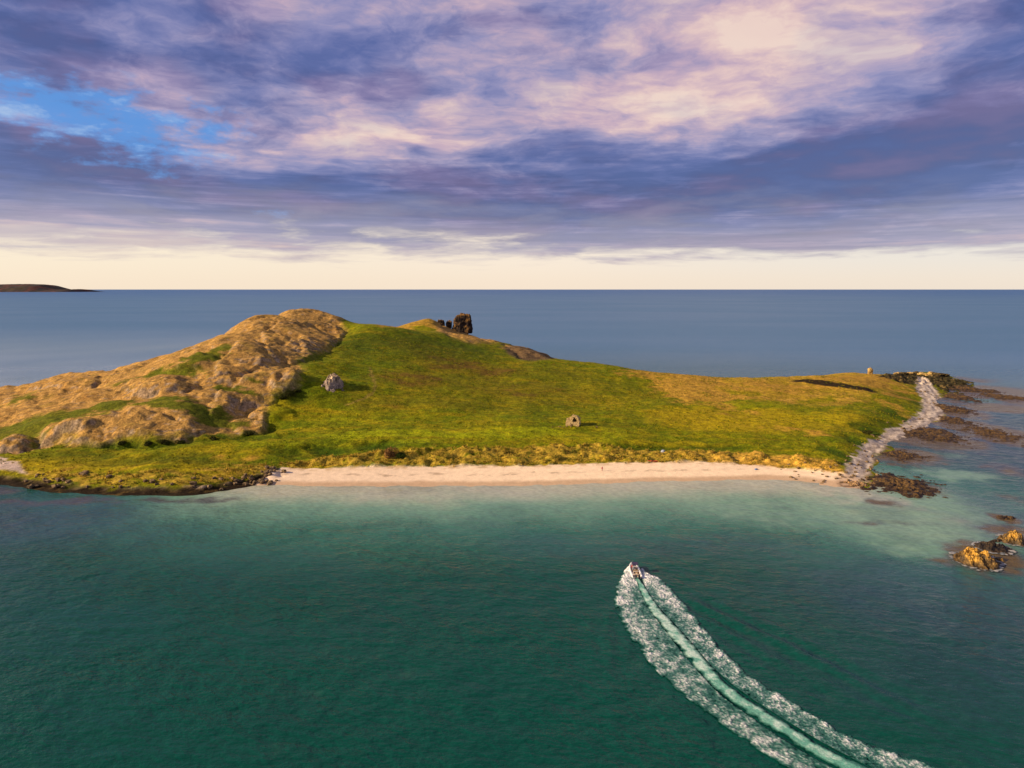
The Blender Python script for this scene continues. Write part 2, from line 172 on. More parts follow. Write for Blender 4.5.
SKY=[(3.9,8.31,16.78,2.85,-0.46),(20.82,8.15,10.07,2.52,-0.35),(27.49,9.1,10.07,2.85,-0.39),(33.34,10.48,9.23,3.36,-0.46),(-10.45,14.43,10.91,3.78,-0.32),(-26.66,15.7,13.42,3.36,-0.2),(-19.83,19.03,12.58,2.52,-0.12),(-35.17,16.69,5.03,5.03,-0.28),(-34.3,8.17,8.39,2.1,-0.35),(-28.49,7.33,10.07,1.85,-0.26),(-5.06,5.96,16.78,1.17,-0.23),(13.51,5.43,16.78,1.85,-0.35),(7.03,13.48,12.58,2.52,0.36),(14.71,14.55,5.87,1.85,0.2),(3.87,10.97,13.42,1.01,0.12),(17.48,18.0,10.91,3.36,0.16),(6.12,20.68,10.07,2.94,0.14),(-7.36,12.75,5.03,2.1,0.26),(-24.25,13.08,4.19,1.01,0.12),(-19.21,17.51,5.03,1.01,0.09),(28.26,15.79,3.36,3.36,0.04),(33.39,16.45,5.87,3.78,-0.32),(-2.52,20.12,4.19,2.1,0.08),(-28.44,16.68,3.36,0.67,0.08),(-24.39,10.72,6.71,1.01,0.08),(-15.19,9.89,5.03,1.17,0.05),(32.6,5.38,8.39,0.84,0.08),(25.83,4.67,12.58,0.84,0.08),(-31.79,3.73,10.07,0.84,0.3),(-24.08,4.52,6.71,0.67,0.16),(-7.51,4.91,6.71,0.5,0.16),(-12.84,11.82,5.03,1.68,0.14),(21.88,14.31,5.03,1.68,0.08),(-32.13,14.32,5.03,1.01,0.16),(-16.65,10.54,6.71,1.34,0.16),(-25.1,9.98,5.03,0.84,0.14),(-32.53,9.3,6.71,1.01,-0.2),(27.04,15.65,5.03,2.52,0.12),(-3.33,17.43,5.03,1.01,0.16),(-14.04,20.22,5.03,1.17,0.16),(-29.51,18.28,5.03,1.01,0.12),(23.37,12.16,5.03,1.17,0.14)]
HOLE=[(-31.21,11.48,6.29,2.01,1.0),(-27.1,9.13,4.19,1.34,0.7),(-34.54,11.86,3.36,1.01,0.5),(-19.43,5.79,2.1,0.5,0.5),(-23.34,11.49,2.52,1.17,0.4)]

world = bpy.data.worlds.new("World")
S.world = world
world.use_nodes = True
wt = NT(world.node_tree)
for n in list(wt.n):
    wt.n.remove(n)


def build_sky():
    tc = wt.n.new('ShaderNodeTexCoord')
    d = wt.sep(tc.outputs['Generated'])
    az = wt.mul(wt.m('ARCTAN2', d[0], d[1]), 57.2958)
    ele = wt.mul(wt.m('ARCSINE', d[2]), 57.2958)
    elp = wt.m('MAXIMUM', ele, 0.0)
    # cloud deck coordinate: flattens towards the horizon like a layer seen from below
    w = wt.mul(wt.m('LOGARITHM', wt.add(wt.mul(elp, 1 / 5.0), 1.0), 2.718), 9.0)
    p0 = wt.xyz(wt.mul(az, .062), wt.mul(w, .34), 3.7)
    warp = wt.noise(p0, 1.0, 4, .6, 0, True)
    va = wt.n.new('ShaderNodeVectorMath'); va.operation = 'MULTIPLY_ADD'
    wt.l.new(warp, va.inputs[0]); va.inputs[1].default_value = (.9, .55, .6); wt.l.new(p0, va.inputs[2])
    pw = va.outputs[0]
    big = wt.noise(pw, 1.1, 7, .56)
    p1 = wt.xyz(wt.mul(az, .11), wt.mul(w, .80), 11.3)
    vb = wt.n.new('ShaderNodeVectorMath'); vb.operation = 'MULTIPLY_ADD'
    wt.l.new(warp, vb.inputs[0]); vb.inputs[1].default_value = (1.3, 1.0, .6); wt.l.new(p1, vb.inputs[2])
    mid = wt.noise(vb.outputs[0], 1.3, 8, .6)
    fine = wt.noise(vb.outputs[0], 5.0, 6, .6)

    ws = wt.sep(warp)
    azw = wt.add(az, wt.mul(wt.sub(ws[0], .5), 13.0))
    elw = wt.add(ele, wt.mul(wt.sub(ws[1], .5), wt.ss(ele, 1.0, 12.0, 2.0, 7.0)))

    def gauss(items):
        tot = None
        for a0, e0, sa, se, wgt in items:
            da = wt.m('DIVIDE', wt.sub(azw, a0), sa * 1.0)
            de = wt.m('DIVIDE', wt.sub(elw, e0), se * 1.0)
            r2 = wt.add(wt.mul(da, da), wt.mul(de, de))
            g = wt.mul(wt.m('EXPONENT', wt.mul(r2, -.8)), wgt)
            tot = g if tot is None else wt.add(tot, g)
        return tot

    base = wt.add(gauss(SKY), .63)
    strat = wt.noise(wt.xyz(wt.mul(az, .045), wt.mul(w, 1.5), 23.0), 1.2, 6, .58, .6)
    base = wt.add(base, wt.mul(wt.mul(wt.sub(strat, .5), wt.ss(ele, 14, 6)), 1.5))
    t = wt.add(base, wt.mul(wt.sub(big, .5), 1.35))
    t = wt.add(t, wt.mul(wt.sub(mid, .5), 1.35))
    t = wt.add(t, wt.mul(wt.sub(fine, .5), .42))
    cloud = wt.ramp(wt.add(wt.mul(wt.sub(t, .57), .92), .47), [(0.0, lin(66, 74, 132)), (.2, lin(90, 94, 150)), (.38, lin(126, 122, 168)), (.55, lin(164, 152, 186)),
                        (.72, lin(205, 177, 192)), (.88, lin(237, 205, 197)), (1.0, lin(250, 222, 204))])
    # hue drift inside the deck: bluer here, rosier there
    hue = wt.noise(p0, 1.7, 4, .5)
    cloud = wt.mix(wt.ss(hue, .46, .68, 0, .3), cloud, wt.mix(.5, cloud, lin(205, 150, 176)))
    cloud = wt.mix(wt.ss(hue, .58, .36, 0, .6), cloud, wt.mix(.45, cloud, lin(88, 116, 186)))
    # breaks in the deck
    puff = wt.noise(wt.xyz(wt.mul(az, .34), wt.mul(ele, .75), 5.0), 1.2, 6, .6)
    hole = wt.add(wt.mul(gauss(HOLE), 1.0), wt.add(wt.mul(wt.sub(mid, .52), 1.2), wt.mul(wt.sub(puff, .5), 3.4)))
    hole = wt.mul(wt.ss(hole, .2, 1.25), wt.ss(gauss(HOLE), .05, .3))
    blue = wt.ramp(wt.add(wt.mul(mid, .5), wt.mul(puff, .5)), [(.3, lin(78, 148, 224)), (.55, lin(84, 146, 222)), (.7, lin(170, 196, 232))])
    cloud = wt.mix(wt.mul(hole, .95), cloud, blue)
    # lavender haze under the deck, then the open cream band over the horizon
    elc = wt.add(ele, wt.mul(wt.sub(mid, .5), 5.0))
    elc = wt.add(elc, wt.add(wt.mul(wt.sub(big, .5), 4.0), wt.mul(az, .012)))
    cloud = wt.mix(wt.ss(elc, 8.0, 3.2, 0, .6), cloud, lin(178, 168, 186))
    strip = wt.ramp(wt.ss(az, -40, 40), [(0, lin(255, 238, 214)), (.55, lin(255, 238, 220)), (1, lin(238, 230, 222))])
    strip = wt.mix(wt.ss(ele, 2.6, .2, 0, .5), strip, lin(255, 233, 208))
    cloud = wt.mix(wt.ss(elc, 4.1, 2.0), cloud, strip)

    sky = wt.n.new('ShaderNodeTexSky')
    sky.sky_type = 'NISHITA'
    sky.sun_disc = False
    sky.sun_elevation = R(SUN_EL)
    sky.sun_rotation = R(SUN_AZ)
    sky.altitude = 70
    bright = wt.mix(1.0, cloud, (7.07, 7.07, 7.07, 1), 'MULTIPLY')
    # a share of the clear sky comes through the thin places of the deck
    total = wt.mix(.12, bright, sky.outputs[0])
    # unseen sky overhead, darkened to deepen the sea's green and cut fill light
    total = wt.mix(wt.ss(ele, 23, 42, 0, .85), total, (1.1, 1.25, 1.9, 1))
    total = wt.mix(wt.ss(ele, -.2, -3.0), total, (.8, 1.2, 1.7, 1))
    bg = wt.n.new('ShaderNodeBackground')
    bg.inputs['Strength'].default_value = .1
    wt.l.new(total, bg.inputs[0])
    out = wt.n.new('ShaderNodeOutputWorld')
    wt.l.new(bg.outputs[0], out.inputs[0])


build_sky()

# ------------------------------------------------------------------ sun
sd = bpy.data.lights.new("sun", 'SUN')
sd.energy = 5.0
sd.angle = R(.6)
sd.color = (1, .76, .48)
sun = bpy.data.objects.new("sun", sd)
COL.objects.link(sun)
_to = Vector((math.sin(R(SUN_AZ)) * math.cos(R(SUN_EL)), math.cos(R(SUN_AZ)) * math.cos(R(SUN_EL)), math.sin(R(SUN_EL))))
sun.rotation_euler = _to.to_track_quat('Z', 'Y').to_euler()
sun.location = (-300, -100, 300)

# ------------------------------------------------------------------ numpy helpers
rng = np.random.RandomState(7)
_perm = np.concatenate([rng.permutation(512)] * 3)
_ga = rng.rand(512) * 2 * np.pi
_gx, _gy = np.cos(_ga), np.sin(_ga)


def gn(x, y, seed=0):
    """2-D gradient noise, about -1..1"""
    x = x + seed * 17.31
    y = y + seed * 9.77
    xi = np.floor(x).astype(int); yi = np.floor(y).astype(int)
    xf = x - xi; yf = y - yi
    u = xf * xf * xf * (xf * (xf * 6 - 15) + 10); v = yf * yf * yf * (yf * (yf * 6 - 15) + 10)

    def g(i, j):
        h = _perm[(_perm[(xi + i) & 511] + ((yi + j) & 511)) & 511] & 511
        return _gx[h] * (xf - i) + _gy[h] * (yf - j)
    a = g(0, 0) * (1 - u) + g(1, 0) * u
    b = g(0, 1) * (1 - u) + g(1, 1) * u
    return 1.5 * (a * (1 - v) + b * v)


def fbm(x, y, scale, oct=4, seed=0, gain=.5):
    t = 0; a = 1.0; n = 0; f = 1.0 / scale
    for o in range(oct):
        t = t + a * gn(x * f, y * f, seed + o); n += a; a *= gain; f *= 2.03
    return t / n


def sst(v, lo, hi):
    t = np.clip((v - lo) / (hi - lo), 0, 1)
    return t * t * (3 - 2 * t)


def sdf(poly, x, y):
    """signed distance to a closed polygon, positive inside"""
    d = np.full(x.shape, 1e9); ins = np.zeros(x.shape, bool); n = len(poly)
    for i in range(n):
        x0, y0 = poly[i][:2]; x1, y1 = poly[(i + 1) % n][:2]
        ex, ey = x1 - x0, y1 - y0
        t = np.clip(((x - x0) * ex + (y - y0) * ey) / (ex * ex + ey * ey + 1e-9), 0, 1)
        d = np.minimum(d, (x - x0 - t * ex) ** 2 + (y - y0 - t * ey) ** 2)
        c = ((y0 > y) != (y1 > y))
        xi = x0 + (y - y0) * ex / (ey if abs(ey) > 1e-9 else 1e-9)
        ins ^= c & (x < xi)
    d = np.sqrt(d)
    return np.where(ins, d, -d)


def pld(line, x, y):
    """distance to an open polyline and the position along it"""
    d = np.full(x.shape, 1e9); al = np.zeros(x.shape); L = 0
    for (x0, y0), (x1, y1) in zip(line[:-1], line[1:]):
        ex, ey = x1 - x0, y1 - y0; ll = math.hypot(ex, ey)
        t = np.clip(((x - x0) * ex + (y - y0) * ey) / (ll * ll), 0, 1)
        q = (x - x0 - t * ex) ** 2 + (y - y0 - t * ey) ** 2
        m = q < d
        d = np.where(m, q, d); al = np.where(m, L + t * ll, al); L += ll
    return np.sqrt(d), al, L


def ellm(items, x, y, wob=None):
    t = np.zeros(x.shape)
    for ex, ey, rx, ry, w in items:
        q = ((x - ex) / rx) ** 2 + ((y - ey) / ry) ** 2
        t = np.maximum(t, w * np.exp(-np.minimum(q, 30) ** 1.5 * .7))
    return t


_C = np.array(CTRL, float)


def _tps():
    n = len(_C); X = _C[:, :2] / 100
    d = np.linalg.norm(X[:, None] - X[None], axis=2)
    K = np.where(d > 0, d * d * np.log(d + 1e-12), 0) + np.eye(n) * 2e-3
    A = np.zeros((n + 3, n + 3)); A[:n, :n] = K; A[:n, n] = 1; A[:n, n + 1:] = X; A[n:, :n] = A[:n, n:].T
    b = np.zeros(n + 3); b[:n] = _C[:, 2]
    return np.linalg.solve(A, b)


_W = _tps()


def base_h(x, y):
    """estimated ground height: a smooth surface through the guessed control heights"""
    shp = np.shape(x)
    xs = np.ravel(x) / 100; ys = np.ravel(y) / 100
    out = np.empty(len(xs)); X = _C[:, :2] / 100
    for s in range(0, len(xs), 20000):
        d2 = (xs[s:s + 20000, None] - X[:, 0]) ** 2 + (ys[s:s + 20000, None] - X[:, 1]) ** 2
        out[s:s + 20000] = (.5 * d2 * np.log(d2 + 1e-12)) @ _W[:-3] + _W[-3] + _W[-2] * xs[s:s + 20000] + _W[-1] * ys[s:s + 20000]
    return out.reshape(shp)


def bilerp(G, x0, y0, st, x, y):
    fx = np.clip((x - x0) / st, 0, G.shape[1] - 1.001); fy = np.clip((y - y0) / st, 0, G.shape[0] - 1.001)
    i = fx.astype(int); j = fy.astype(int); u = fx - i; v = fy - j
    return (G[j, i] * (1 - u) + G[j, i + 1] * u) * (1 - v) + (G[j + 1, i] * (1 - u) + G[j + 1, i + 1] * u) * v


# ------------------------------------------------------------------ object helpers
def tag(o, label=None, cat=None, group=None, kind=None):
    if label: o['label'] = label
    if cat: o['category'] = cat
    if group: o['group'] = group
    if kind: o['kind'] = kind
    return o


def link(name, me, mat=None, parent=None):
    o = bpy.data.objects.new(name, me)
    COL.objects.link(o)
    if mat is not None:
        for q in (mat if isinstance(mat, (list, tuple)) else [mat]):
            me.materials.append(q)
    if parent is not None:
        o.parent = parent
    return o


def empty(name, loc, rz=0):
    o = bpy.data.objects.new(name, None)
    COL.objects.link(o)
    o.empty_display_size = .5
    o.location = loc
    o.rotation_euler = (0, 0, rz)
    return o


def np_mesh(name, V, Fq, smooth=True, attrs=None):
    """mesh from numpy arrays: Fq is (n,4) or (n,3) indices; attrs = {name: (n,3) colours}"""
    me = bpy.data.meshes.new(name)
    n = len(V); k = Fq.shape[1]; m = len(Fq)
    me.vertices.add(n)
    me.vertices.foreach_set('co', np.ascontiguousarray(V, dtype=np.float32).ravel())
    me.loops.add(m * k)
    me.loops.foreach_set('vertex_index', np.ascontiguousarray(Fq, dtype=np.int32).ravel())
    me.polygons.add(m)
    me.polygons.foreach_set('loop_start', np.arange(0, m * k, k, dtype=np.int32))
    me.polygons.foreach_set('loop_total', np.full(m, k, dtype=np.int32))
    me.polygons.foreach_set('use_smooth', np.full(m, smooth, dtype=bool))
    for a, c in (attrs or {}).items():
        at = me.attributes.new(a, 'FLOAT_COLOR', 'POINT')
        c4 = np.ones((n, 4), np.float32); c4[:, :c.shape[1]] = c
        at.data.foreach_set('color', c4.ravel())
    me.update()
    me.validate()
    return me


def bm_obj(name, bm, mat, parent=None, smooth=False):
    me = bpy.data.meshes.new(name)
    bm.to_mesh(me); bm.free()
    if smooth:
        for q in me.polygons: q.use_smooth = True
    return link(name, me, mat, parent)


# ------------------------------------------------------------------ materials
def principled(name, rough=.9, spec=.2):
    m = bpy.data.materials.new(name)
    m.use_nodes = True
    t = NT(m.node_tree)
    b = t.n['Principled BSDF']
    b.inputs['Roughness'].default_value = rough
    b.inputs['Specular IOR Level'].default_value = spec
    return m, t, b


def attr_mat(name, scales=((.35, .5), (1.6, .5)), bump=.0, bscale=1.2, rough=.95, spec=.08):
    """base colour from the 'Col' attribute, broken up by world-scale noise"""
    m, t, b = principled(name, rough, spec)
    at = t.n.new('ShaderNodeAttribute'); at.attribute_name = 'Col'
    tc = t.n.new('ShaderNodeTexCoord')
    c = at.outputs['Color']
    for sc, am in scales:
        f = t.noise(tc.outputs['Object'], sc, 4, .65)
        v = t.ss(f, .3, .7, 1 - am, 1 + am)
        c = t.mix(1.0, c, t.xyz(v, v, v), 'MULTIPLY')
    t.l.new(c, b.inputs['Base Color'])
    if bump:
        h = t.noise(tc.outputs['Object'], bscale, 5, .65)
        bn = t.n.new('ShaderNodeBump'); bn.inputs['Strength'].default_value = 1; bn.inputs['Distance'].default_value = bump
        t.l.new(h, bn.inputs['Height']); t.l.new(bn.outputs[0], b.inputs['Normal'])
    return m


def plain(name, col, rough=.5, spec=.4, var=.12, scale=3.0, bump=0.0):
    m, t, b = principled(name, rough, spec)
    tc = t.n.new('ShaderNodeTexCoord')
    f = t.noise(tc.outputs['Object'], scale, 5, .6)
    v = t.ss(f, .3, .7, 1 - var, 1 + var)
    c = t.mix(1.0, (*col[:3], 1), t.xyz(v, v, v), 'MULTIPLY')
    t.l.new(c, b.inputs['Base Color'])
    if bump:
        bn = t.n.new('ShaderNodeBump'); bn.inputs['Strength'].default_value = 1; bn.inputs['Distance'].default_value = bump
        t.l.new(f, bn.inputs['Height']); t.l.new(bn.outputs[0], b.inputs['Normal'])
    return m


M_land = attr_mat('turf_and_rock', ((.35, .30), (1.3, .4)), .42, 1.3)
M_sand = attr_mat('sand', ((.5, .08), (2.5, .1)), .05, 2)
M_shingle = attr_mat('shingle', ((.8, .2), (3.0, .3)), .12, 2.5)
M_rock = attr_mat('lichen_rock', ((.5, .3), (2.0, .35)), .25, 1.6)
M_reef = attr_mat('wet_weedy_rock', ((.5, .4), (2.0, .5)), .2, 1.8, .6, .3)
M_leaf = attr_mat('foliage', ((.8, .25), (3.0, .3)), 0)

# ------------------------------------------------------------------ the island
X0, Y0, ST = -345.0, 206.0, .75
NX, NY = 980, 580


def build_island():
    xs = X0 + np.arange(NX) * ST; ys = Y0 + np.arange(NY) * ST
    x, y = np.meshgrid(xs, ys)
    # estimated base height on a 1.5 m lattice
    cx = X0 + np.arange(NX // 2 + 2) * 1.5; cy = Y0 + np.arange(NY // 2 + 2) * 1.5
    GX, GY = np.meshgrid(cx, cy)
    h = bilerp(base_h(GX, GY), X0, Y0, 1.5, x, y)
    land = sst(h, -.3, 1.5)

    w1 = fbm(x, y, 18, 4, 1); w2 = fbm(x, y, 18, 4, 5); w3 = fbm(x, y, 5, 3, 9); w4 = fbm(x, y, 5, 3, 12)
    xw = x + w1 * 7 + w3 * 2; yw = y + w2 * 9 + w4 * 3
    hill = sst(sdf(HILL, xw, yw), -3, 5)
    rk2 = sst(ellm(ROCKY2, xw, yw), .25, .6)
    rocky = np.maximum(hill, rk2)
    green = ellm(GREEN, xw, yw)
    xs1 = x + w3 * 1.2; ys1 = y + w4 * 1.2
    beach = sst(sdf(BEACH, xs1, ys1), -.7, .7)
    shing = sst(sdf(SHINGLE, x + w3 * 3.5 + fbm(x, y, 2, 2, 181), y + w4 * 3.5), .8, 3.2)
    pale = sst(sdf(PALE, x + w3 * 2, y + w4 * 2), -.8, .8)
    wrack = sst(sdf(WRACK, x + w3 * 2.5, y + w4 * 2.5), -1, 2.5)
    point = sst(sdf(POINT, x + w3 * 3, y + w4 * 3), -1, 3)
    dune = sst(sdf(DUNE, x + w3 * 3 + w1 * 2, y + w4 * 3 + w2 * 2), -2, 2.5)
    ldune = sst(sdf(LDUNE, x + w3 * 3, y + w4 * 3), -2, 2.5)
    dry = ellm(DRY, x + w1 * 14 + w3 * 4, y + w2 * 14 + w4 * 4)
    heath = ellm(HEATH, x + w1 * 16 + w3 * 4, y + w2 * 16 + w4 * 4)
    darkg = ellm(DARKG, x + w1 * 6 + w3 * 3, y + w2 * 5 + w4 * 3)
    smooth_zone = np.maximum(beach, shing * .8)

    # --- relief
    rough = rocky * (1 - .75 * np.clip(green, 0, 1)) * land
    for ex, ey, rx, ry, a in KNOB:
        q = ((x + w1 * 6 - ex) / (rx * .9)) ** 2 + ((y + w2 * 6 - ey) / (ry * .9)) ** 2
        h = h + a * sst(1.6 - q, .0, 1.3) * land
    n1 = fbm(x * .8 + y * .25, y, 26, 4, 21); n2 = fbm(x * .75 + y * .3, y, 11, 4, 31); n3 = fbm(x, y, 5, 3, 41); n4 = fbm(x, y, 2.0, 3, 51)
    rockf = ellm(ROCKF, x + w1 * 5 + w3 * 2, y + w2 * 5 + w4 * 2)
    crag = 2.2 * sst(n1, -.2, .2) + (.35 + .8 * rockf) * sst(n2, -.12, .16) + (.15 + .5 * rockf) * sst(n3, -.12, .18) + (.14 + .3 * rockf) * n4 - 1.8
    h = h + rough * crag
    ledge = np.zeros(x.shape)
    for kp in KNOLLS:
        sd = sdf(kp, x + w1 * 3 + w3 * 1.6, y + w2 * 4 + w4 * 1.8)
        h = h + land * (1.7 * sst(sd, -1.4, 1.4) - 1.7 * sst(sd, -16, 1.4))
        ledge = np.maximum(ledge, np.exp(-((sd - .2) / 2.4) ** 2))
    tuss = fbm(x, y, 6, 3, 61); tf = fbm(x, y, 2.2, 2, 71)
    soft = land * (1 - rough) * (1 - smooth_zone)
    h = h + soft * (1.4 * fbm(x, y, 34, 3, 81) + .38 * tuss + .13 * tf)
    h = h + dune * soft * (1.3 * sst(fbm(x, y, 7, 3, 91), -.1, .3) + .3 * tf)
    h = h - 1.9 * darkg * sst(h, 2.5, 5) * (1 - rocky) * sst(y, 330, 290)
    h = h + smooth_zone * .05 * tf
    # shore crags
    shore = np.maximum(wrack, point) * land
    h = h + shore * (.9 * sst(fbm(x, y, 5, 4, 101), -.1, .25) + .5 * n4 - .45) + point * (1.2 * sst(n3, 0, .3) - .3)
    # the bank on the eastern slope
    dd, al, L = pld(RIDGE, x + w3 * 1.5, y + w4 * 1.5)
    side = np.sign(0.55 * (x - 203) + .83 * (y - 424))     # + = seaward side
    fade = sst(al, 0, 10) * sst(L - al, 0, 8)
    h = h + fade * np.where(side < 0, 1.2 * np.exp(-(dd / 9) ** 2), 1.2 * np.exp(-(dd / 3.0) ** 2))
    h = h - fade * np.where(side > 0, -1.2 * np.exp(-((dd - 6) / 5) ** 2), 0)
    # storm ridges on the shingle
    sdx = sdf(SHINGLE, x, y)
    h = h + shing * (.14 * np.sin(sdx * 1.15 + w3 * 2.2) + .12 * n4)

    gy, gx = np.gradient(h, ST)
    slope = np.hypot(gx, gy)

    # --- ground cover colours (base colours, with some slope and headland shade painted in)
    def c(*v): return np.array(v)
    big = fbm(x, y, 60, 3, 111); med = fbm(x, y, 14, 4, 121); sm = fbm(x * .6, y, 4, 3, 131); ti = fbm(x * .7, y, 1.8, 2, 141)
    col = np.empty(x.shape + (3,))
    col[:] = c(.172, .183, .002)

    def lay(m, cc):
        nonlocal col
        m = np.clip(m, 0, 1)[..., None]
        col = col * (1 - m) + m * c(*cc)
    lay(sst(med + .5 * sm, -.1, .4) * .6, (.080, .132, .001))
    lay(sst(-med + .6 * sm, .0, .5) * .55, (.30, .235, .005))
    lay(sst(ellm(UPPER, x + w1 * 14, y + w2 * 12) + .3 * med + .2 * sm, .2, .8) * .7, (.088, .135, .001))  # upper slope painted darker green for the low-sun shading
    stq = fbm(x * .28 + y * .1, y, 8, 4, 161)
    lay(sst(stq + .25 * med, .12, .45) * .55, (.36, .26, .006))
    lay(sst(-stq + .3 * sm, .2, .5) * .35, (.07, .115, .002))
    lay(sst(ellm(LIME, x + w1 * 10, y + w2 * 5) + .3 * sm + .2 * med, .2, .8) * .85, (.27, .30, .003))
    lay(sst(ellm(OLIVE, x + w1 * 14, y + w2 * 12) + .35 * med + .25 * sm, .25, .8) * .75, (.40, .29, .006))
    lay(sst(sm + ti * .6, .12, .5) * .30, (.30, .26, .006))
    lay(sst(-sm + ti * .6, .2, .6) * .22, (.04, .065, .002))
    lay(heath * (.7 + .5 * med + .3 * sm) * .9, (.16, .10, .008))  # brown heath, spread wider as painted shading on the middle slope
    lay(sst(heath + med * .6 + sm * .3, .75, 1.1) * .5, (.14, .07, .018))
    lay(darkg * .85, (.036, .062, .003))
    dryp = sst(sdf(DRYP, x + w1 * 9, y + w2 * 12) + 26 * med + 16 * big + 6 * sm, -12, 12)
    lay(dryp * .8, (.42, .26, .025))
    lay(dryp * sst(med - sm, .0, .5) * .5, (.52, .29, .06))
    lay(sst(dry + med * .55 + big * .25 + sm * .3, .38, .8) * .9, (.46, .26, .035))
    lay(sst(dry + med * .3 - sm * .25, .7, 1.0) * .35, (.26, .17, .03))
    lay(darkg * np.maximum(sst(y, 310, 285), sst(x, 100, 120)) * (1 - .5 * sst(sm, 0, .4)) * .85, (.045, .085, .002))
    dn = np.clip(dune + ldune * .8, 0, 1)
    lay(sst(dn + sm * .7 + ti * .5, .45, 1.05) * .8, (.46, .30, .04))
    lay(dune * sst(x + 12 * w1, 55, 100) * .75, (.62, .35, .055))
    lay(dn * sst(sm - ti, .25, .5) * .6, (.12, .10, .012))
    # rocky hill: dry grass over grey rock
    hm = rocky * (1 - sst(green + sm * .5 + ti * .3 + med * .35 + .12, .3, .85) * .85)
    lay(hm * .97, (.46, .262, .074))
    lay(hm * sst(med + sm, .1, .6) * .5, (.30, .14, .03))
    lay(hm * sst(sm - med, .15, .6) * .35, (.20, .16, .022))
    stk = fbm(x * .25 + y * .12, y - x * .1, 1.9, 4, 151)
    rk = np.clip(hm * np.maximum(sst(slope + .4 * sm + .3 * ti, .95, 1.4), sst(np.maximum(rockf * .62, ledge * .5) + stk * 1.0 + .25 * sm, .45, .85)) + sst(stk + med * .3, .2, .5) * hm * .7, 0, 1)
    lay(rk * .78, (.32, .24, .165))
    lay(rk * sst(ti + sm, .1, .5) * .6, (.40, .31, .23))
    lay(rk * sst(-ti + sm, .1, .45) * .75, (.075, .055, .035))
    crk = sst(1 - np.abs(fbm(x + w3 * 2, y * .7 + w4 * 2, 8, 3, 171)) * 3.5, .78, .98)
    lay(crk * hm * .55, (.10, .07, .03))
    bw = ellm(BROWN, x + w3 * 3, y + w4 * 3)
    lay(sst(bw, .3, .6) * .85, (.10, .068, .042))  # headland face turned from the sun, its shade painted into the rock colour
    lay(sst(bw, .3, .6) * sst(sm, 0, .4) * .5, (.17, .11, .06))
    gr = rocky * sst(green + sm * .5 + ti * .3 + med * .35 + .12, .3, .85)
    lay(gr * .75, (.085, .112, .006))
    lay(gr * sst(sm + ti, 0, .5) * .5, (.15, .14, .012))
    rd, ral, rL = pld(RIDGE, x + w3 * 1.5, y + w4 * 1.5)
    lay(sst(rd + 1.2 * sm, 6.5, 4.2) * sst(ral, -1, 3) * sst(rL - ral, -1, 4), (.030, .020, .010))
    # trodden path
    pd, _, _ = pld(PATH, x + w3 * 2, y)
    lay(sst(pd, 1.2, .5) * .55, (.30, .20, .05))
    # rock and dark wrack of the western shore
    lay(wrack * sst(.6 + sm, .2, .7) * .8, (.26, .17, .09))
    lay(wrack * sst(sm + ti, .05, .4) * .7, (.33, .26, .22))
    wet = wrack * sst(h + .7 * sm, 2.1, 1.3)
    lay(wet, (.022, .014, .007))
    lay(wet * sst(ti + sm, .25, .6) * .6, (.12, .075, .02))
    lay(point * .92, (.038, .030, .020)); lay(point * sst(sm + ti, .2, .6) * .7, (.26, .17, .06)); lay(point * sst(-sm + ti, .1, .5) * .8, (.02, .015, .008))
    # shingle: grey storm bands
    lay(shing, (.56, .46, .37))
    band = np.sin(sdx * 1.5 + w3 * 3.5 + .7 + w1 * 5) * sst(med + .6 * sm, -.6, .1)
    lay(shing * sst(band + sm * .8, .25, .9) * .65, (.21, .165, .14))
    lay(shing * sst(-band + ti, .4, .9) * .9, (.86, .72, .56))
    lay(shing * sst(sdx, 3.2, .6) * sst(h, 1.5, .4) * .7, (.34, .20, .09))
    lay(shing * sst(sdx + 1.5 * sm, 4.0, 1.2) * sst(h, 1.9, .5) * .85, (.10, .062, .03))
    lay(shing * sst(sdx + 1.5 * sm, 3.0, .8) * sst(h, 1.9, .5) * sst(ti + sm, .0, .3) * .8, (.035, .022, .012))
    # sand
    lay(pale, (.56, .43, .36)); lay(pale * sst(sm + ti, .15, .5) * .4, (.35, .27, .2))
    lay(beach, (.90, .70, .49))
    lay(beach * sst(x + 10 * w1, 20, -60) * .45, (.68, .53, .42))
    lay(beach * sst(h + .12 * sm, .62, .25) * .75, (.46, .30, .18))
    bl = sst(np.abs(h - 1.25 + .25 * w3 + .1 * ti), .14, .04)
    lay(beach * bl * .6 * sst(sm, -.1, .3), (.25, .16, .1))
    lay(beach * sst(sdf(BEACH, x, y), 4, .5) * sst(h, .9, 1.6) * sst(sm + ti, -.1, .4) * .6, (.40, .25, .08))
    rp = sst(sdf(REEFPT, x + w3, y + w4), -1, 2) * beach
    lay(rp * .6, (.45, .30, .2)); lay(rp * sst(sm + ti, .1, .4) * .8, (.07, .04, .02))

    # --- faces
    idx = np.arange(NX * NY).reshape(NY, NX)
    q = np.stack([idx[:-1, :-1], idx[:-1, 1:], idx[1:, 1:], idx[1:, :-1]], -1).reshape(-1, 4)
    hf = h.ravel()
    keep = hf[q].max(1) > -.8
    q = q[keep]
    bf = beach.ravel()[q].mean(1); sf = np.maximum(shing, pale).ravel()[q].mean(1)
    V = np.stack([x.ravel(), y.ravel(), hf], 1); CC = col.reshape(-1, 3)
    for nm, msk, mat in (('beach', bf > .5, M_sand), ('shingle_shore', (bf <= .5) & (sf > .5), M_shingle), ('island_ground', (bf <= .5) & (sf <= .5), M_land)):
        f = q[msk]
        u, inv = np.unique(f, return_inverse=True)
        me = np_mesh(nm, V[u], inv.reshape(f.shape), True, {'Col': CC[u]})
        tag(link(nm, me, mat), kind='structure')
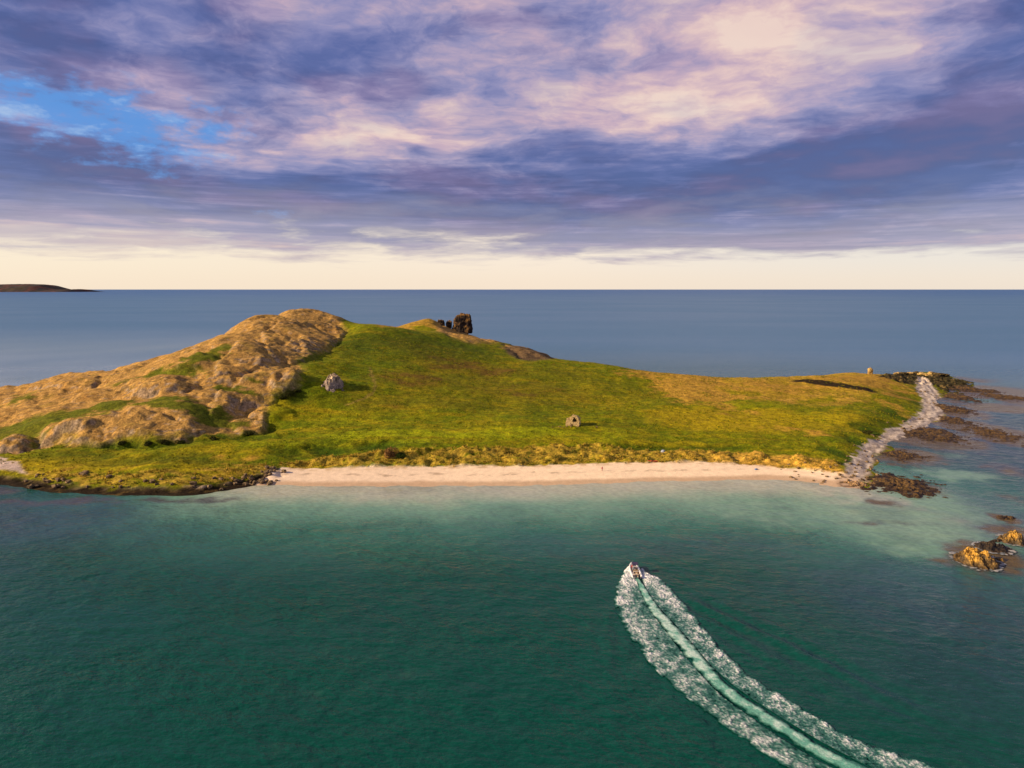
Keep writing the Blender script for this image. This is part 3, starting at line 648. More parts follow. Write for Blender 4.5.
    return h, dict(dune=dune, ldune=ldune, rocky=rocky, beach=beach)


H_, MSK = build_island()


def gh(x, y):
    return float(bilerp(H_, X0, Y0, ST, np.array([float(x)]), np.array([float(y)]))[0])


# ------------------------------------------------------------------ the sea
def build_sea():
    def axis(lo, hi, st, far_lo, far_hi):
        a = list(np.arange(lo, hi + .01, st)); s = st
        while a[-1] < far_hi:
            s *= 1.22; a.append(a[-1] + s)
        b = []; s = st; v = lo
        while v > far_lo:
            s *= 1.22; v -= s; b.append(v)
        return np.array(b[::-1] + a)
    xs = axis(-230, 330, 1.0, -90000, 90000); ys = axis(60, 470, 1.0, -3000, 90000)
    x, y = np.meshgrid(xs, ys)
    w1 = fbm(x, y, 22, 3, 201); w2 = fbm(x, y, 22, 3, 211); w3 = fbm(x, y, 6, 3, 221); w4 = fbm(x, y, 6, 3, 231)
    near = sst(x, -300, -200) * sst(330 - x, 0, 60) * sst(470 - y, 0, 60)
    # swell and chop
    z = near * (.10 * gn(x / 9 + y / 30, y / 6, 3) + .06 * gn(x / 4, y / 3, 4))
    # the boat's diverging waves
    for ln, amp, wl, wd in ((WAVE1, .42, 5.0, 4.5), (WAVE2, .16, 4.0, 5.0), (WAVE3, .12, 3.5, 3.0)):
        d, al, L = pld(ln, x + w3 * .8, y + w4 * .8)
        z = z + amp * np.cos(d / wl * 2 * np.pi) * np.exp(-(d / wd) ** 2) * sst(al, 0, 12) * sst(L - al, 0, L * .5)
    d, al, L = pld(BEACHLINE, x + w1 * 5, y + w2 * 5)
    col = np.empty(x.shape + (3,)); col[:] = (.002, .060, .045)

    def lay(m, c):
        nonlocal col
        m = np.clip(m, 0, 1)[..., None]; col = col * (1 - m) + m * np.array(c)
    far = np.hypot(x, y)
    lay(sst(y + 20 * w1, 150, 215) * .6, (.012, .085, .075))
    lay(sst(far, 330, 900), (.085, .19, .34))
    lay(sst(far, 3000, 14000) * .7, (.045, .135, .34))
    lay(sst(x, -60, -330) * sst(y, 380, 460) * sst(y, 1300, 700) * (.7 + .6 * w1), (.22, .31, .42))  # pale sky sheen painted into the colour of the western far water
    ds = d + 6 * w1 + 2.5 * w3
    lay(sst(ds, 85, 25) * .8, (.045, .19, .14))
    lay(sst(ds, 50, 14) * .9, (.19, .34, .24))
    lay(sst(ds, 27, 5) * .95, (.42, .43, .335))
    lay(ellm(BLUE, x + w1 * 10, y + w2 * 10) * (.8 + .4 * w3), (.036, .062, .118))
    sh = ellm(SHALLOW, x + w1 * 9 + w3 * 3, y + w2 * 9 + w4 * 3)
    lay(sst(sh + .25 * w3, .08, .6) * .92, (.20, .34, .24))
    wd = ellm(WEEDSEA, x + w1 * 4 + w3 * 2.5, y + w2 * 4 + w4 * 2.5)
    lay(sst(wd + .3 * w3 + .2 * w1, .2, .6) * .75, (.075, .060, .075))
    lay(sst(wd + .35 * w3 + .2 * w4, .38, .7) * .93 * sst(x, 40, 80), (.125, .085, .028))
    # patchy bottom
    lay(sst(fbm(x, y, 30, 4, 241), .05, .5) * near * .25, (.004, .035, .035))
    idx = np.arange(x.size).reshape(x.shape)
    q = np.stack([idx[:-1, :-1], idx[:-1, 1:], idx[1:, 1:], idx[1:, :-1]], -1).reshape(-1, 4)
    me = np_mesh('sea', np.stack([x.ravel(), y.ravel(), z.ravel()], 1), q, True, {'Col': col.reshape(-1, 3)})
    m, t, b = principled('sea_water', .12, .22)
    b.inputs['IOR'].default_value = 1.33
    at = t.n.new('ShaderNodeAttribute'); at.attribute_name = 'Col'
    geo = t.n.new('ShaderNodeNewGeometry')
    pos = geo.outputs['Position']
    p = t.sep(pos)
    pst = t.xyz(t.add(p[0], t.mul(p[1], .35)), t.mul(p[1], 1.5), 0.0)
    a = t.noise(pst, .16, 3, .5)
    c = t.noise(pst, .55, 4, .6)
    g = t.noise(pst, .022, 3, .5)
    hgt = t.add(t.mul(a, 1.1), t.mul(c, .5))
    lum = t.sep(at.outputs['Color'])[1]
    bn = t.n.new('ShaderNodeBump'); bn.inputs['Strength'].default_value = 1
    t.put(bn.inputs['Distance'], t.mul(t.ss(g, .3, .7, .35, .85), t.ss(lum, .10, .30, 1.0, .4)))
    t.l.new(hgt, bn.inputs['Height']); t.l.new(bn.outputs[0], b.inputs['Normal'])
    # gusts and slicks change how rough the open water is
    slick = t.noise(t.xyz(t.mul(p[0], .0012), t.mul(p[1], .004), 2.0), 1.0, 4, .55)
    rr = t.ss(t.m('ABSOLUTE', p[1]), 300, 900, .12, .42)
    t.put(b.inputs['Roughness'], t.m('MULTIPLY', rr, t.ss(slick, .35, .65, .92, 1.08)))
    wv = t.ss(c, .3, .7, .86, 1.14)
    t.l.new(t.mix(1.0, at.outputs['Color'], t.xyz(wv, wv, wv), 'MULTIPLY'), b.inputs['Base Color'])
    tag(link('sea', me, m), kind='structure')


build_sea()


# ------------------------------------------------------------------ far island on the horizon
def build_far_island():
    # about 6 km off, 1.5 km long in view
    D0 = 17000.0
    n, k = 260, 60
    u = np.linspace(0, 1, n); v = np.linspace(-1, 1, k)
    U, V_ = np.meshgrid(u, v)
    X = -16400 + U * 5950; Y = D0 + V_ * 900 + 0 * U
    prof = np.interp(u, [0, .3, .54, .585, .605, .625, .655, .72, .80, .835, .86, .885, .905, .93, .955, .97, .985, 1], [20, 30, 20, 24, 40, 62, 78, 82, 80, 73, 50, 27, 19, 20, 29, 21, 0, -6])
    z = 2.35 * prof[None, :] * np.clip(1 - np.abs(V_) ** 2.2, 0, 1) + 7 * fbm(X, Y, 240, 4, 301) * sst(1 - np.abs(V_), 0, .4) + 4 * fbm(X, Y, 60, 3, 311)
    z[0] = -5; z[-1] = -5
    m = fbm(X, Y, 300, 4, 321)
    col = np.empty(X.shape + (3,)); col[:] = (.050, .042, .040)
    w = (sst(m, -.05, .3) * .8)[..., None]
    col = col * (1 - w) + w * np.array((.13, .05, .04))
    w = (sst(-m, .1, .35) * .5)[..., None]
    col = col * (1 - w) + w * np.array((.07, .05, .02))
    idx = np.arange(X.size).reshape(X.shape)
    q = np.stack([idx[:-1, :-1], idx[:-1, 1:], idx[1:, 1:], idx[1:, :-1]], -1).reshape(-1, 4)
    me = np_mesh('distant_island', np.stack([X.ravel(), Y.ravel(), z.ravel()], 1), q, True, {'Col': col.reshape(-1, 3)})
    mm = attr_mat('far_heath', ((.006, .3), (.02, .2)), 0)
    tag(link('distant_island', me, mm), kind='structure')


build_far_island()


# ------------------------------------------------------------------ rocks
def rock_mesh(name, sx, sy, sz, seed, sub=4, box=.35, rough=.28, freq=1.3, pal=None, sink=.3, taper=0.0):
    """a weathered block: squared-off sphere with ridged noise; base flattened"""
    bm = bmesh.new()
    bmesh.ops.create_icosphere(bm, subdivisions=sub, radius=1)
    off = Vector((seed * 3.1, seed * 1.7, seed * .9))
    V = []
    for v in bm.verts:
        p = v.co.copy()
        mx = max(abs(p.x), abs(p.y), abs(p.z))
        p = p.lerp(p / mx * .85, box)
        d = mnoise.fractal(p * freq + off, .9, 2.1, 5) * rough
        d += rough * .9 * (abs(mnoise.noise(p * freq * 1.9 + off * 2)) - .25) * -1
        st = mnoise.cell(p * freq * 2.0 + off) * rough * .35
        p = p * (1 + d + st)
        v.co = Vector((p.x * sx, p.y * sy, p.z * sz + sz * (1 - sink)))
    for v in bm.verts:
        k = 1 - taper * max(0, v.co.z) / (2 * sz); v.co.x *= k; v.co.y *= k
    co = np.array([v.co[:] for v in bm.verts]); nr = None
    bm.normal_update()
    nr = np.array([v.normal[:] for v in bm.verts])
    pal = pal or ((.22, .17, .13), (.34, .22, .075), (.06, .05, .04))
    n = np.array([mnoise.fractal(Vector(q) / max(sx, sz) * 2.5 + off, .9, 2, 4) for q in co])
    m2 = np.array([mnoise.noise(Vector(q) / max(sx, sz) * 6 + off) for q in co])
    col = np.tile(np.array(pal[0]), (len(co), 1))
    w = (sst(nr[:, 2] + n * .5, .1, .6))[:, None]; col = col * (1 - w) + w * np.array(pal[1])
    w = (sst(m2 - n * .4, .15, .45) * .8)[:, None]; col = col * (1 - w) + w * np.array(pal[2])
    f = np.array([[q.index for q in fc.verts] for fc in bm.faces])
    bm.free()
    return np_mesh(name, co, f, False, {'Col': col})


def rock(name, loc, size, seed, label, cat='rock', group=None, rz=0, mat=None, **kw):
    me = rock_mesh(name, *size, seed, **kw)
    o = link(name, me, mat or M_rock)
    o.location = loc; o.rotation_euler = (0, 0, rz)
    return tag(o, label, cat, group)


def build_stack():
    dark = ((.038, .028, .023), (.20, .11, .035), (.016, .013, .011))
    x, y, z = THUMB
    rock('sea_stack', (x, y, min(z, gh(x, y)) - 1.2), (9.4, 6.5, 9.8), 6, 'tall dark square-topped rock stack standing on the far headland', 'rock stack', box=.5, rough=.26, freq=1.0, pal=dark, sink=.12, sub=5, taper=.3)
    x, y, z = PINN1
    rock('rock_pinnacle', (x, y, max(gh(x, y) - .5, z - 1)), (2.8, 2.4, 3.4), 9, 'smaller broken pinnacle farthest left of the dark rock stack', 'rock', box=.4, pal=dark, rough=.35)
    x, y, z = PINN2
    rock('rock_pinnacle', (x, y, max(gh(x, y) - .5, z - 1)), (2.4, 2.2, 3.6), 13, 'small pointed pinnacle tucked against the left of the dark stack', 'rock', box=.4, pal=dark, rough=.4)
    x, y, z = CRAG
    grey = ((.30, .235, .19), (.40, .27, .10), (.11, .08, .06))
    x, y, z = STAND
    rock('standing_boulder', (x, y, gh(x, y) - .2), (1.7, 1.6, 2.6), 31, 'round golden boulder standing alone on the eastern skyline', 'boulder', pal=((.42, .28, .10), (.45, .30, .10), (.2, .13, .06)), rough=.2, sink=.15)


build_stack()


def heap_mesh(name, rx, ry, hmax, seed, pal, st=.3, rag=.5, keep=-.25, top=.0, brk=0.0):
    """low craggy reef: a height field with its skirt under water"""
    nx = int(rx * 2.6 / st) + 1; ny = int(ry * 2.6 / st) + 1
    xs = (np.arange(nx) - nx / 2) * st; ys = (np.arange(ny) - ny / 2) * st
    x, y = np.meshgrid(xs, ys)
    s = seed * 37.0
    X = x + s; Y = y - s
    sc = min(rx, ry)
    r = np.hypot((x + fbm(X, Y, sc * .8, 3, 401) * sc * .5) / rx, (y + fbm(X, Y, sc * .8, 3, 411) * sc * .5) / ry)
    e = sst(1.15 - r, 0, .9)
    rg = 1 - np.abs(fbm(X, Y, max(sc * .55, 1.2), 4, 421)) * 2.2
    h = hmax * (e * (.45 + top) + rag * e * (rg - .35)) + .3 * fbm(X, Y, 1.1, 3, 431) + brk * fbm(X, Y, 3.2, 3, 461) - .35 + .35 * e
    h = np.where(r > 1.25, -1, h)
    idx = np.arange(x.size).reshape(x.shape)
    q = np.stack([idx[:-1, :-1], idx[:-1, 1:], idx[1:, 1:], idx[1:, :-1]], -1).reshape(-1, 4)
    q = q[h.ravel()[q].max(1) > keep]
    u, inv = np.unique(q, return_inverse=True)
    n = fbm(X, Y, 3, 3, 441).ravel()[u]; n2 = fbm(X, Y, 1.0, 2, 451).ravel()[u]; hv = h.ravel()[u]
    col = np.tile(np.array(pal[0]), (len(u), 1))
    w = (sst(hv / hmax + n * .6, .34, .72))[:, None]; col = col * (1 - w) + w * np.array(pal[1])
    w = (sst(n2 - n * .3, .12, .4) * .8)[:, None]; col = col * (1 - w) + w * np.array(pal[2])
    w = (sst(hv + .15 * n, .28, .02))[:, None]; col = col * (1 - w) + w * np.array((.055, .032, .014))
    return np_mesh(name, np.stack([x.ravel()[u], y.ravel()[u], np.maximum(hv, -.8)], 1), inv.reshape(q.shape), False, {'Col': col})


def heap(name, loc, rx, ry, hmax, seed, label, cat, pal, rz=0, mat=None, **kw):
    o = link(name, heap_mesh(name, rx, ry, hmax, seed, pal, **kw), mat or M_reef)
    o.location = (loc[0], loc[1], 0); o.rotation_euler = (0, 0, rz)
    return tag(o, label, cat)


def build_outcrop():
    x, y, _ = CRAG
    me = heap_mesh('rock_outcrop', 5.8, 9.0, 5.6, 33, ((.30, .235, .19), (.42, .32, .22), (.13, .10, .075)), st=.35, rag=.8, keep=.0, brk=.6)
    for v in me.vertices:
        v.co.z += gh(x + v.co.x, y + 2 + v.co.y) - gh(x, y) - .15
    o = link('rock_outcrop', me, M_rock)
    o.location = (x, y + 2, gh(x, y))
    tag(o, 'lone grey crag with pale streaks set in the green slope', 'rock')


build_outcrop()

GOLD = ((.10, .060, .018), (.46, .25, .035), (.030, .020, .010))
DARK = ((.018, .012, .008), (.05, .032, .014), (.012, .009, .007))
WEED = ((.034, .019, .008), (.10, .056, .014), (.016, .010, .006))


def build_skerries():
    s = SKERRY
    heap('skerry', s[0][:2], 5.6, 5.4, 2.9, 3, 'largest golden weed-covered skerry at the lower right of the bay', 'skerry', GOLD, .2, rag=.75, top=.15)
    heap('skerry', s[1][:2], 4.2, 4.6, 2.0, 8, 'black wet rock ridge right behind the largest golden skerry', 'skerry', DARK, -.3)
    heap('skerry', s[2][:2], 4.2, 3.6, 2.8, 12, 'golden-topped skerry at the right edge beyond the largest one', 'skerry', GOLD, .5, rag=.7, top=.15)
    heap('skerry', s[3][:2], 1.3, 1.3, 1.2, 17, 'tiny golden rock just right of the largest skerry', 'skerry', GOLD, 0)
    heap('skerry', s[4][:2], 3.4, 2.6, .9, 23, 'low brown awash rock farthest out of the right-hand skerries', 'skerry', WEED, 0)
    heap('skerry', s[6][:2], 2.6, 1.2, .8, 29, 'low dark rock bridging the two golden skerries', 'skerry', DARK, .2)


build_skerries()


def build_reefs():
    # weed-covered rock at the corner of the beach and along the shingle
    def P(poly):
        xs = [q[0] for q in poly]; ys = [q[1] for q in poly]
        return sum(xs) / len(xs), sum(ys) / len(ys), (max(xs) - min(xs)) / 2, (max(ys) - min(ys)) / 2
    x, y, rx, ry = P(REEFPT)
    heap('weedy_reef', (x + 5, y + 0), rx * .78, ry * 1.05, 1.3, 5, 'broad dark seaweed-covered reef at the corner of beach and shingle', 'reef', WEED, -.15, rag=.9, brk=.9)
    heap('weedy_reef', (x - 9, y - .5), 6.5, 4.2, 1.0, 15, 'small brown reef breaking the sand at the beach end', 'reef', ((.16, .09, .03), (.36, .22, .10), (.03, .02, .01)), -.2, rag=.9)
    for i, (ex, ey, rx, ry, hm, lb, pl) in enumerate(REEFS):
        heap('weedy_reef', (ex, ey), rx, ry, hm, 40 + i * 3, lb, 'reef', pl, 0, rag=.9, st=.4, brk=.8)


REEFS_PAL = WEED
REEFS = [
    (166.0, 283.8, 11.2, 11.5, 0.6, 'low brown weed reef at the foot of the lower shingle curve', WEED),
    (202.8, 326.4, 15.5, 24.2, 0.8, 'wide brown weed-covered rocks off the bend of the shingle', WEED),
    (236.3, 362.3, 10.0, 18.5, 0.6, 'flat brown reef just outside the bend of the shingle', WEED),
    (257.2, 399.8, 12.6, 22.4, 0.8, 'brown weedy rocks below the upper end of the shingle', WEED),
    (290.5, 441.5, 12.2, 21.8, 0.9, 'dark weedy rocks beneath the point', WEED),
    (235.6, 328.7, 13.0, 24.5, 0.35, 'broad flat brown reef barely awash far right of the shingle bend', WEED),
    (321.3, 441.5, 15.7, 19.0, 0.4, 'long brown awash reef at the right edge level with the point', WEED),
    (318.4, 482.5, 15.3, 25.9, 1.1, 'brown broken rocks running out from the tip of the point', WEED),
    (327.7, 468.1, 11.1, 12.2, 0.5, 'thin brown reef farthest out off the point', WEED)]

build_reefs()


def build_point_rocks():
    dk = ((.022, .017, .012), (.10, .07, .025), (.014, .011, .009))
    gd = ((.40, .27, .09), (.50, .34, .12), (.12, .08, .04))
    sp = [(.9, 'pale golden block at the landward end of the point rocks', gd, 2.0), (1, 'second pale block along the dark point rocks', gd, 1.9),
          (1, 'yellow lichened hump in the middle of the point rocks', gd, 2.6), (1, 'biggest yellow slab on the point rocks', gd, 3.6),
          (1, 'black knob at the seaward end of the point rocks', dk, 3.4), (1, 'low yellow slab below the biggest slab on the point', gd, 2.6),
          (1, 'dark angular rock beside the first pale block of the point', dk, 2.6), (1, 'farthest black rock at the tip of the point', dk, 2.6),
          (1, 'dark rock between the pale blocks of the point', dk, 2.8)]
    for i, ((x, y, z), (k, lb, pal, s)) in enumerate(zip(PTB, sp)):
        rock('point_rock', (x, y, max(gh(x, y), .2) - .3), (s * 1.35, s * 1.1, s * .62), 60 + i * 5, lb, 'rock', None, i * 1.3, pal=pal, rough=.35, sub=3, sink=.35)


build_point_rocks()


def build_shore_rocks():
    pr = [rock_mesh('shore_rock', .9, .7, .55, 100 + i * 7, sub=2, rough=.4, box=.45, pal=((.17, .115, .07), (.27, .19, .10), (.04, .026, .015))) for i in range(5)]
    rnd = random.Random(5)
    fam = [('boulders of the west shore', 'grey brown boulder in the rubble along the west shore', 45, lambda: (rnd.uniform(-190, -97), rnd.uniform(231, 246)), .45, 1.3),
           ('boulders by the beach end', 'tan boulder in the jumble at the left end of the beach', 40, lambda: (LR[rnd.randrange(len(LR))][0] + rnd.gauss(0, 2.5), LR[rnd.randrange(len(LR))][1] + rnd.gauss(0, 2.5)), .5, 1.2),
           ('stones on the shingle', 'grey stone among the shingle of the eastern shore', 70, lambda: (lambda t: (SHL[t][0] + rnd.gauss(0, 4), SHL[t][1] + rnd.gauss(0, 5)))(rnd.randrange(len(SHL))), .35, .9),
           ('fallen stones of the ruin', 'tumbled stone in the grass beside the ruined chapel', 14, lambda: (RUIN[0] + rnd.gauss(0, 4.5), RUIN[1] - 3.6 + rnd.gauss(0, 1.2)), .25, .6),
           ('stones on the beach corner', 'small stone on the sandy corner by the weedy reef', 34, lambda: (rnd.uniform(100, 134), rnd.uniform(238, 262)), .3, .75)]
    for grp, lb, n, fn, a, b in fam:
        k = 0; tries = 0
        while k < n and tries < 3000:
            tries += 1
            x, y = fn(); z = gh(x, y)
            if z < .05 or (z > 3.0 and 'shingle' not in grp and 'ruin' not in grp) or z > 9: continue
            me = pr[rnd.randrange(5)]
            o = bpy.data.objects.new('shore_rock', me)
            if not me.materials: me.materials.append(M_rock)
            COL.objects.link(o)
            s = rnd.uniform(a, b)
            o.location = (x, y, z - .1 * s); o.scale = (s * rnd.uniform(.8, 1.3), s, s * rnd.uniform(.8, 1.2)); o.rotation_euler = (0, 0, rnd.uniform(0, 6.28))
            tag(o, lb, 'boulder', grp); k += 1


LR = LROCK
SHL = [((SHINGLE[i][0] + SHINGLE[-1 - i][0]) / 2, (SHINGLE[i][1] + SHINGLE[-1 - i][1]) / 2) for i in range(8)]
build_shore_rocks()


# ------------------------------------------------------------------ ruined stone chapel
def ruin_wall(name, cells, th, mat, parent, cell=.3, seed=0):
    """rubble wall in the local x-z plane, thickness along +y; cells = list of (i, j) that are stone"""
    rnd = random.Random(seed); S_ = set(cells); bm = bmesh.new(); vs = {}

    def vv(i, j, k):
        if (i, j, k) not in vs:
            q = random.Random((i * 7919 + j * 104729 + k * 31 + seed) & 0xffffff)
            vs[(i, j, k)] = bm.verts.new((i * cell + q.uniform(-.07, .07), k * th + q.uniform(-.09, .09), j * cell + q.uniform(-.06, .06)))
        return vs[(i, j, k)]
    for (i, j) in S_:
        for k, flip in ((0, False), (1, True)):
            f = [vv(i, j, k), vv(i + 1, j, k), vv(i + 1, j + 1, k), vv(i, j + 1, k)]
            bm.faces.new(f[::-1] if flip else f)
        for di, dj, e in ((1, 0, ((i + 1, j), (i + 1, j + 1))), (-1, 0, ((i, j + 1), (i, j))), (0, 1, ((i + 1, j + 1), (i, j + 1))), (0, -1, ((i, j), (i + 1, j)))):
            if (i + di, j + dj) not in S_:
                (a, b), (c_, d) = e
                try: bm.faces.new([vv(a, b, 0), vv(a, b, 1), vv(c_, d, 1), vv(c_, d, 0)])
                except ValueError: pass
    bmesh.ops.recalc_face_normals(bm, faces=bm.faces)
    return bm_obj(name, bm, mat, parent)


def build_ruin():
    x, y, _ = RUIN
    z = min(gh(x + a, y + b) for a in (-2, 0, 2) for b in (-1, 2)) - .3
    root = empty('ruined_chapel', (x, y, z), R(-12))
    tag(root, 'small roofless stone ruin with a dark arched opening in the grass', 'ruin')
    st = plain('rubble_stone', (.52, .38, .18), .95, .1, .35, 2.2, .08)
    c = .3
    W, Dp = 21, 15
    rnd = random.Random(3)
    fr = []
    for i in range(W):
        u = i / (W - 1)
        top = np.interp(u, [0, .12, .3, .5, .62, .8, .93, 1], [6, 9, 12, 16, 18, 17, 14, 10]) + rnd.uniform(-1.3, 1.3)
        for j in range(int(top)):
            xc, zc = (i + .5) * c, (j + .5) * c
            if 3.2 < xc < 5.0 and 2.1 < zc < 4.1 and not (zc > 3.5 and abs(xc - 4.1) > .5): continue      # high arched opening
            if abs(xc - 2.95) < .4 and zc < 1.25: continue                                                # low doorway
            fr.append((i, j))
    f = ruin_wall('front_wall', fr, .75, st, root, c, 1); f.location = (-W * c / 2, -Dp * c / 2, 0)
    for nm, xx, tp, sd in (('side_wall', -W * c / 2 + .75, 8, 2), ('side_wall', W * c / 2 - .02, 10, 3)):
        cs = []
        for i in range(Dp):
            t_ = tp + rnd.uniform(-1.6, 1.2) + (1.5 if i > 9 else 0)
            cs += [(i, j) for j in range(int(t_))]
        w = ruin_wall(nm, cs, .72, st, root, c, sd); w.rotation_euler = (0, 0, R(90)); w.location = (xx, -Dp * c / 2 + .76, 0)
    cs = []
    for i in range(W - 5):
        u = i / (W - 6)
        cs += [(i, j) for j in range(int(10 + 6 * (1 - abs(u - .5) * 2) + rnd.uniform(-1, 1)))]
    b = ruin_wall('back_wall', cs, .7, st, root, c, 4); b.location = (-(W - 5) * c / 2, Dp * c / 2 + .05, 0)
    # stone vault added inside so the arched opening stays dark
    bm = bmesh.new()
    prof = [(2.55, 0)]
    for k in range(9):
        a = math.pi * k / 8
        prof.append((1.05 + 1.5 * math.cos(a), 3.0 + 1.25 * math.sin(a)))
    prof.append((-.45, 0))
    rings = []
    for yy in (-1.48, 2.28):
        for e in (0, .35):
            rings.append([bm.verts.new((px + (px - 1.05) * e * .4, yy, pz * (1 + e * .2))) for px, pz in prof])
    for k in range(10):
        for r0, r1 in ((0, 2), (1, 3), (0, 1), (2, 3)):
            bm.faces.new([rings[r0][k], rings[r0][k + 1], rings[r1][k + 1], rings[r1][k]])
    bmesh.ops.recalc_face_normals(bm, faces=bm.faces)
    bm_obj('shade_vault', bm, st, root)


build_ruin()


# ------------------------------------------------------------------ bushes, marram and scrub
def leaf_ball(rx, ry, rz, n, size, rnd, cols, lumps=7):
    """leaf clusters spread through several overlapping lobes"""
    V = []; Fc = []; C = []
    lob = [(rnd.uniform(-.55, .55), rnd.uniform(-.5, .5), rnd.uniform(.2, .75), rnd.uniform(.35, .6)) for _ in range(lumps)]
    for k in range(n):
        lx, ly, lz, lr = lob[rnd.randrange(lumps)]
        d = Vector((rnd.gauss(0, 1), rnd.gauss(0, 1), rnd.gauss(0, 1))).normalized() * lr * rnd.uniform(.65, 1.05)
        p = Vector(((lx + d.x) * rx, (ly + d.y) * ry, max(.02, (lz + d.z * .8)) * rz))
        nrm = (d + Vector((rnd.gauss(0, .5), rnd.gauss(0, .5), rnd.gauss(0, .5)))).normalized()
        t = nrm.orthogonal().normalized(); t.rotate(Matrix.Rotation(rnd.uniform(0, 6.28), 3, nrm)); b = nrm.cross(t)
        s = size * rnd.uniform(.6, 1.4); i = len(V)
        V += [p - t * s, p + b * s * .5, p + t * s, p - b * s * .5]
        Fc.append((i, i + 1, i + 2, i + 3)); c = cols[rnd.randrange(len(cols))]; g = rnd.uniform(.75, 1.25)
        C += [tuple(q * g for q in c)] * 4
    return np.array([v[:] for v in V]), np.array(Fc), np.array(C)


def build_bushes():
    rnd = random.Random(11)

    def bush(loc, rx, ry, rz, n, size, cols, label):
        z = gh(loc[0], loc[1]) - .2
        root = empty('bush', (loc[0], loc[1], z)); tag(root, label, 'bush')
        V, Fc, C = leaf_ball(rx, ry, rz, n, size, rnd, cols)
        link('foliage', np_mesh('foliage', V, Fc, False, {'Col': C}), M_leaf, root)
        bm = bmesh.new()
        for k in range(5):
            a = k * 1.26; r = bmesh.ops.create_cone(bm, segments=6, radius1=.09, radius2=.03, depth=rz * .8)
            bmesh.ops.transform(bm, matrix=Matrix.Rotation(a, 4, 'Z') @ Matrix.Rotation(.45, 4, 'Y') @ Matrix.Translation((0, 0, rz * .4)), verts=r['verts'])
        bm_obj('stem', bm, M_bark, root)
    M_br = None
    bush(BUSH, 3.1, 2.4, 3.9, 3200, .2, [(.30, .16, .055), (.36, .20, .07), (.22, .12, .04)], 'rusty brown rounded bush above the middle of the beach')
    bush(BUSH2, 2.2, 2.0, 2.0, 1800, .2, [(.03, .05, .008), (.045, .065, .01)], 'dark green low bush right beside the rusty brown bush')
    lab = ['dark bush at the foot of the knoll, in the middle of three', 'dark bush at the foot of the knoll, leftmost of three', 'dark bush at the foot of the knoll, rightmost of three',
           'dark bush under the grey crags below the summit', 'small dark bush right of the shaded crag foot', 'small dark bush left in the shaded crag foot',
           'low dark bush beside the green hollow under the rocks', 'low dark bush at the left end of the rock foot', 'dark green scrub on the bank above the grey shingle', 'low dark bush at the right end of the long rock foot']
    for i, (p, lb) in enumerate(zip(SCR, lab)):
        s = (1.0, .75, .8, 1.3, .8, .8, .7, .7, .8, .7)[i]
        bush(p, 3.2 * s, 2.4 * s, 2.2 * s, int(1500 * s), .22, [(.032, .045, .008), (.05, .06, .012), (.07, .06, .015)], lb)


M_bark = plain('bark', (.09, .06, .04), .9, .1, .3, 4)
build_bushes()


def build_marram():
    rnd = np.random.RandomState(3)
    pts = []
    gy, gx = np.nonzero((MSK['dune'] > .45) | (MSK['ldune'] > .6))
    k = rnd.choice(len(gx), 6500)
    V = []; Fc = []; C = []
    for a in k:
        x = X0 + (gx[a] + rnd.rand()) * ST; y = Y0 + (gy[a] + rnd.rand()) * ST
        if x > 145 or y > 330: continue
        dens = fbm(np.array([x]), np.array([y]), 5, 3, 91)[0]
        if rnd.rand() > (.35 if x < 75 else .12) + 1.6 * dens: continue
        z = gh(x, y)
        if z < .9: continue
        g = rnd.uniform(.7, 1.2); hh = rnd.uniform(.55, 1.15)
        base = np.array((.50, .34, .05)) if rnd.rand() < .7 else np.array((.15, .15, .02))
        for b in range(9):
            an = rnd.uniform(0, 6.28); ln = rnd.uniform(.2, .75) * hh; r0 = rnd.uniform(0, .35); wd = .07
            bx, by = x + math.cos(an) * r0, y + math.sin(an) * r0; tx, ty = bx + math.cos(an) * ln, by + math.sin(an) * ln
            px, py = -math.sin(an) * wd, math.cos(an) * wd
            i = len(V)
            V += [(bx - px, by - py, z - .1), (bx + px, by + py, z - .1), (tx, ty, z + hh * rnd.uniform(.6, 1.1))]
            Fc.append((i, i + 1, i + 2)); C += [base * g] * 3
    me = np_mesh('marram_grass', np.array(V), np.array(Fc), False, {'Col': np.array(C)})
    tag(link('marram_grass', me, M_leaf), 'golden tufted marram grass along the dunes above the beach', 'dune grass', kind='stuff')


build_marram()


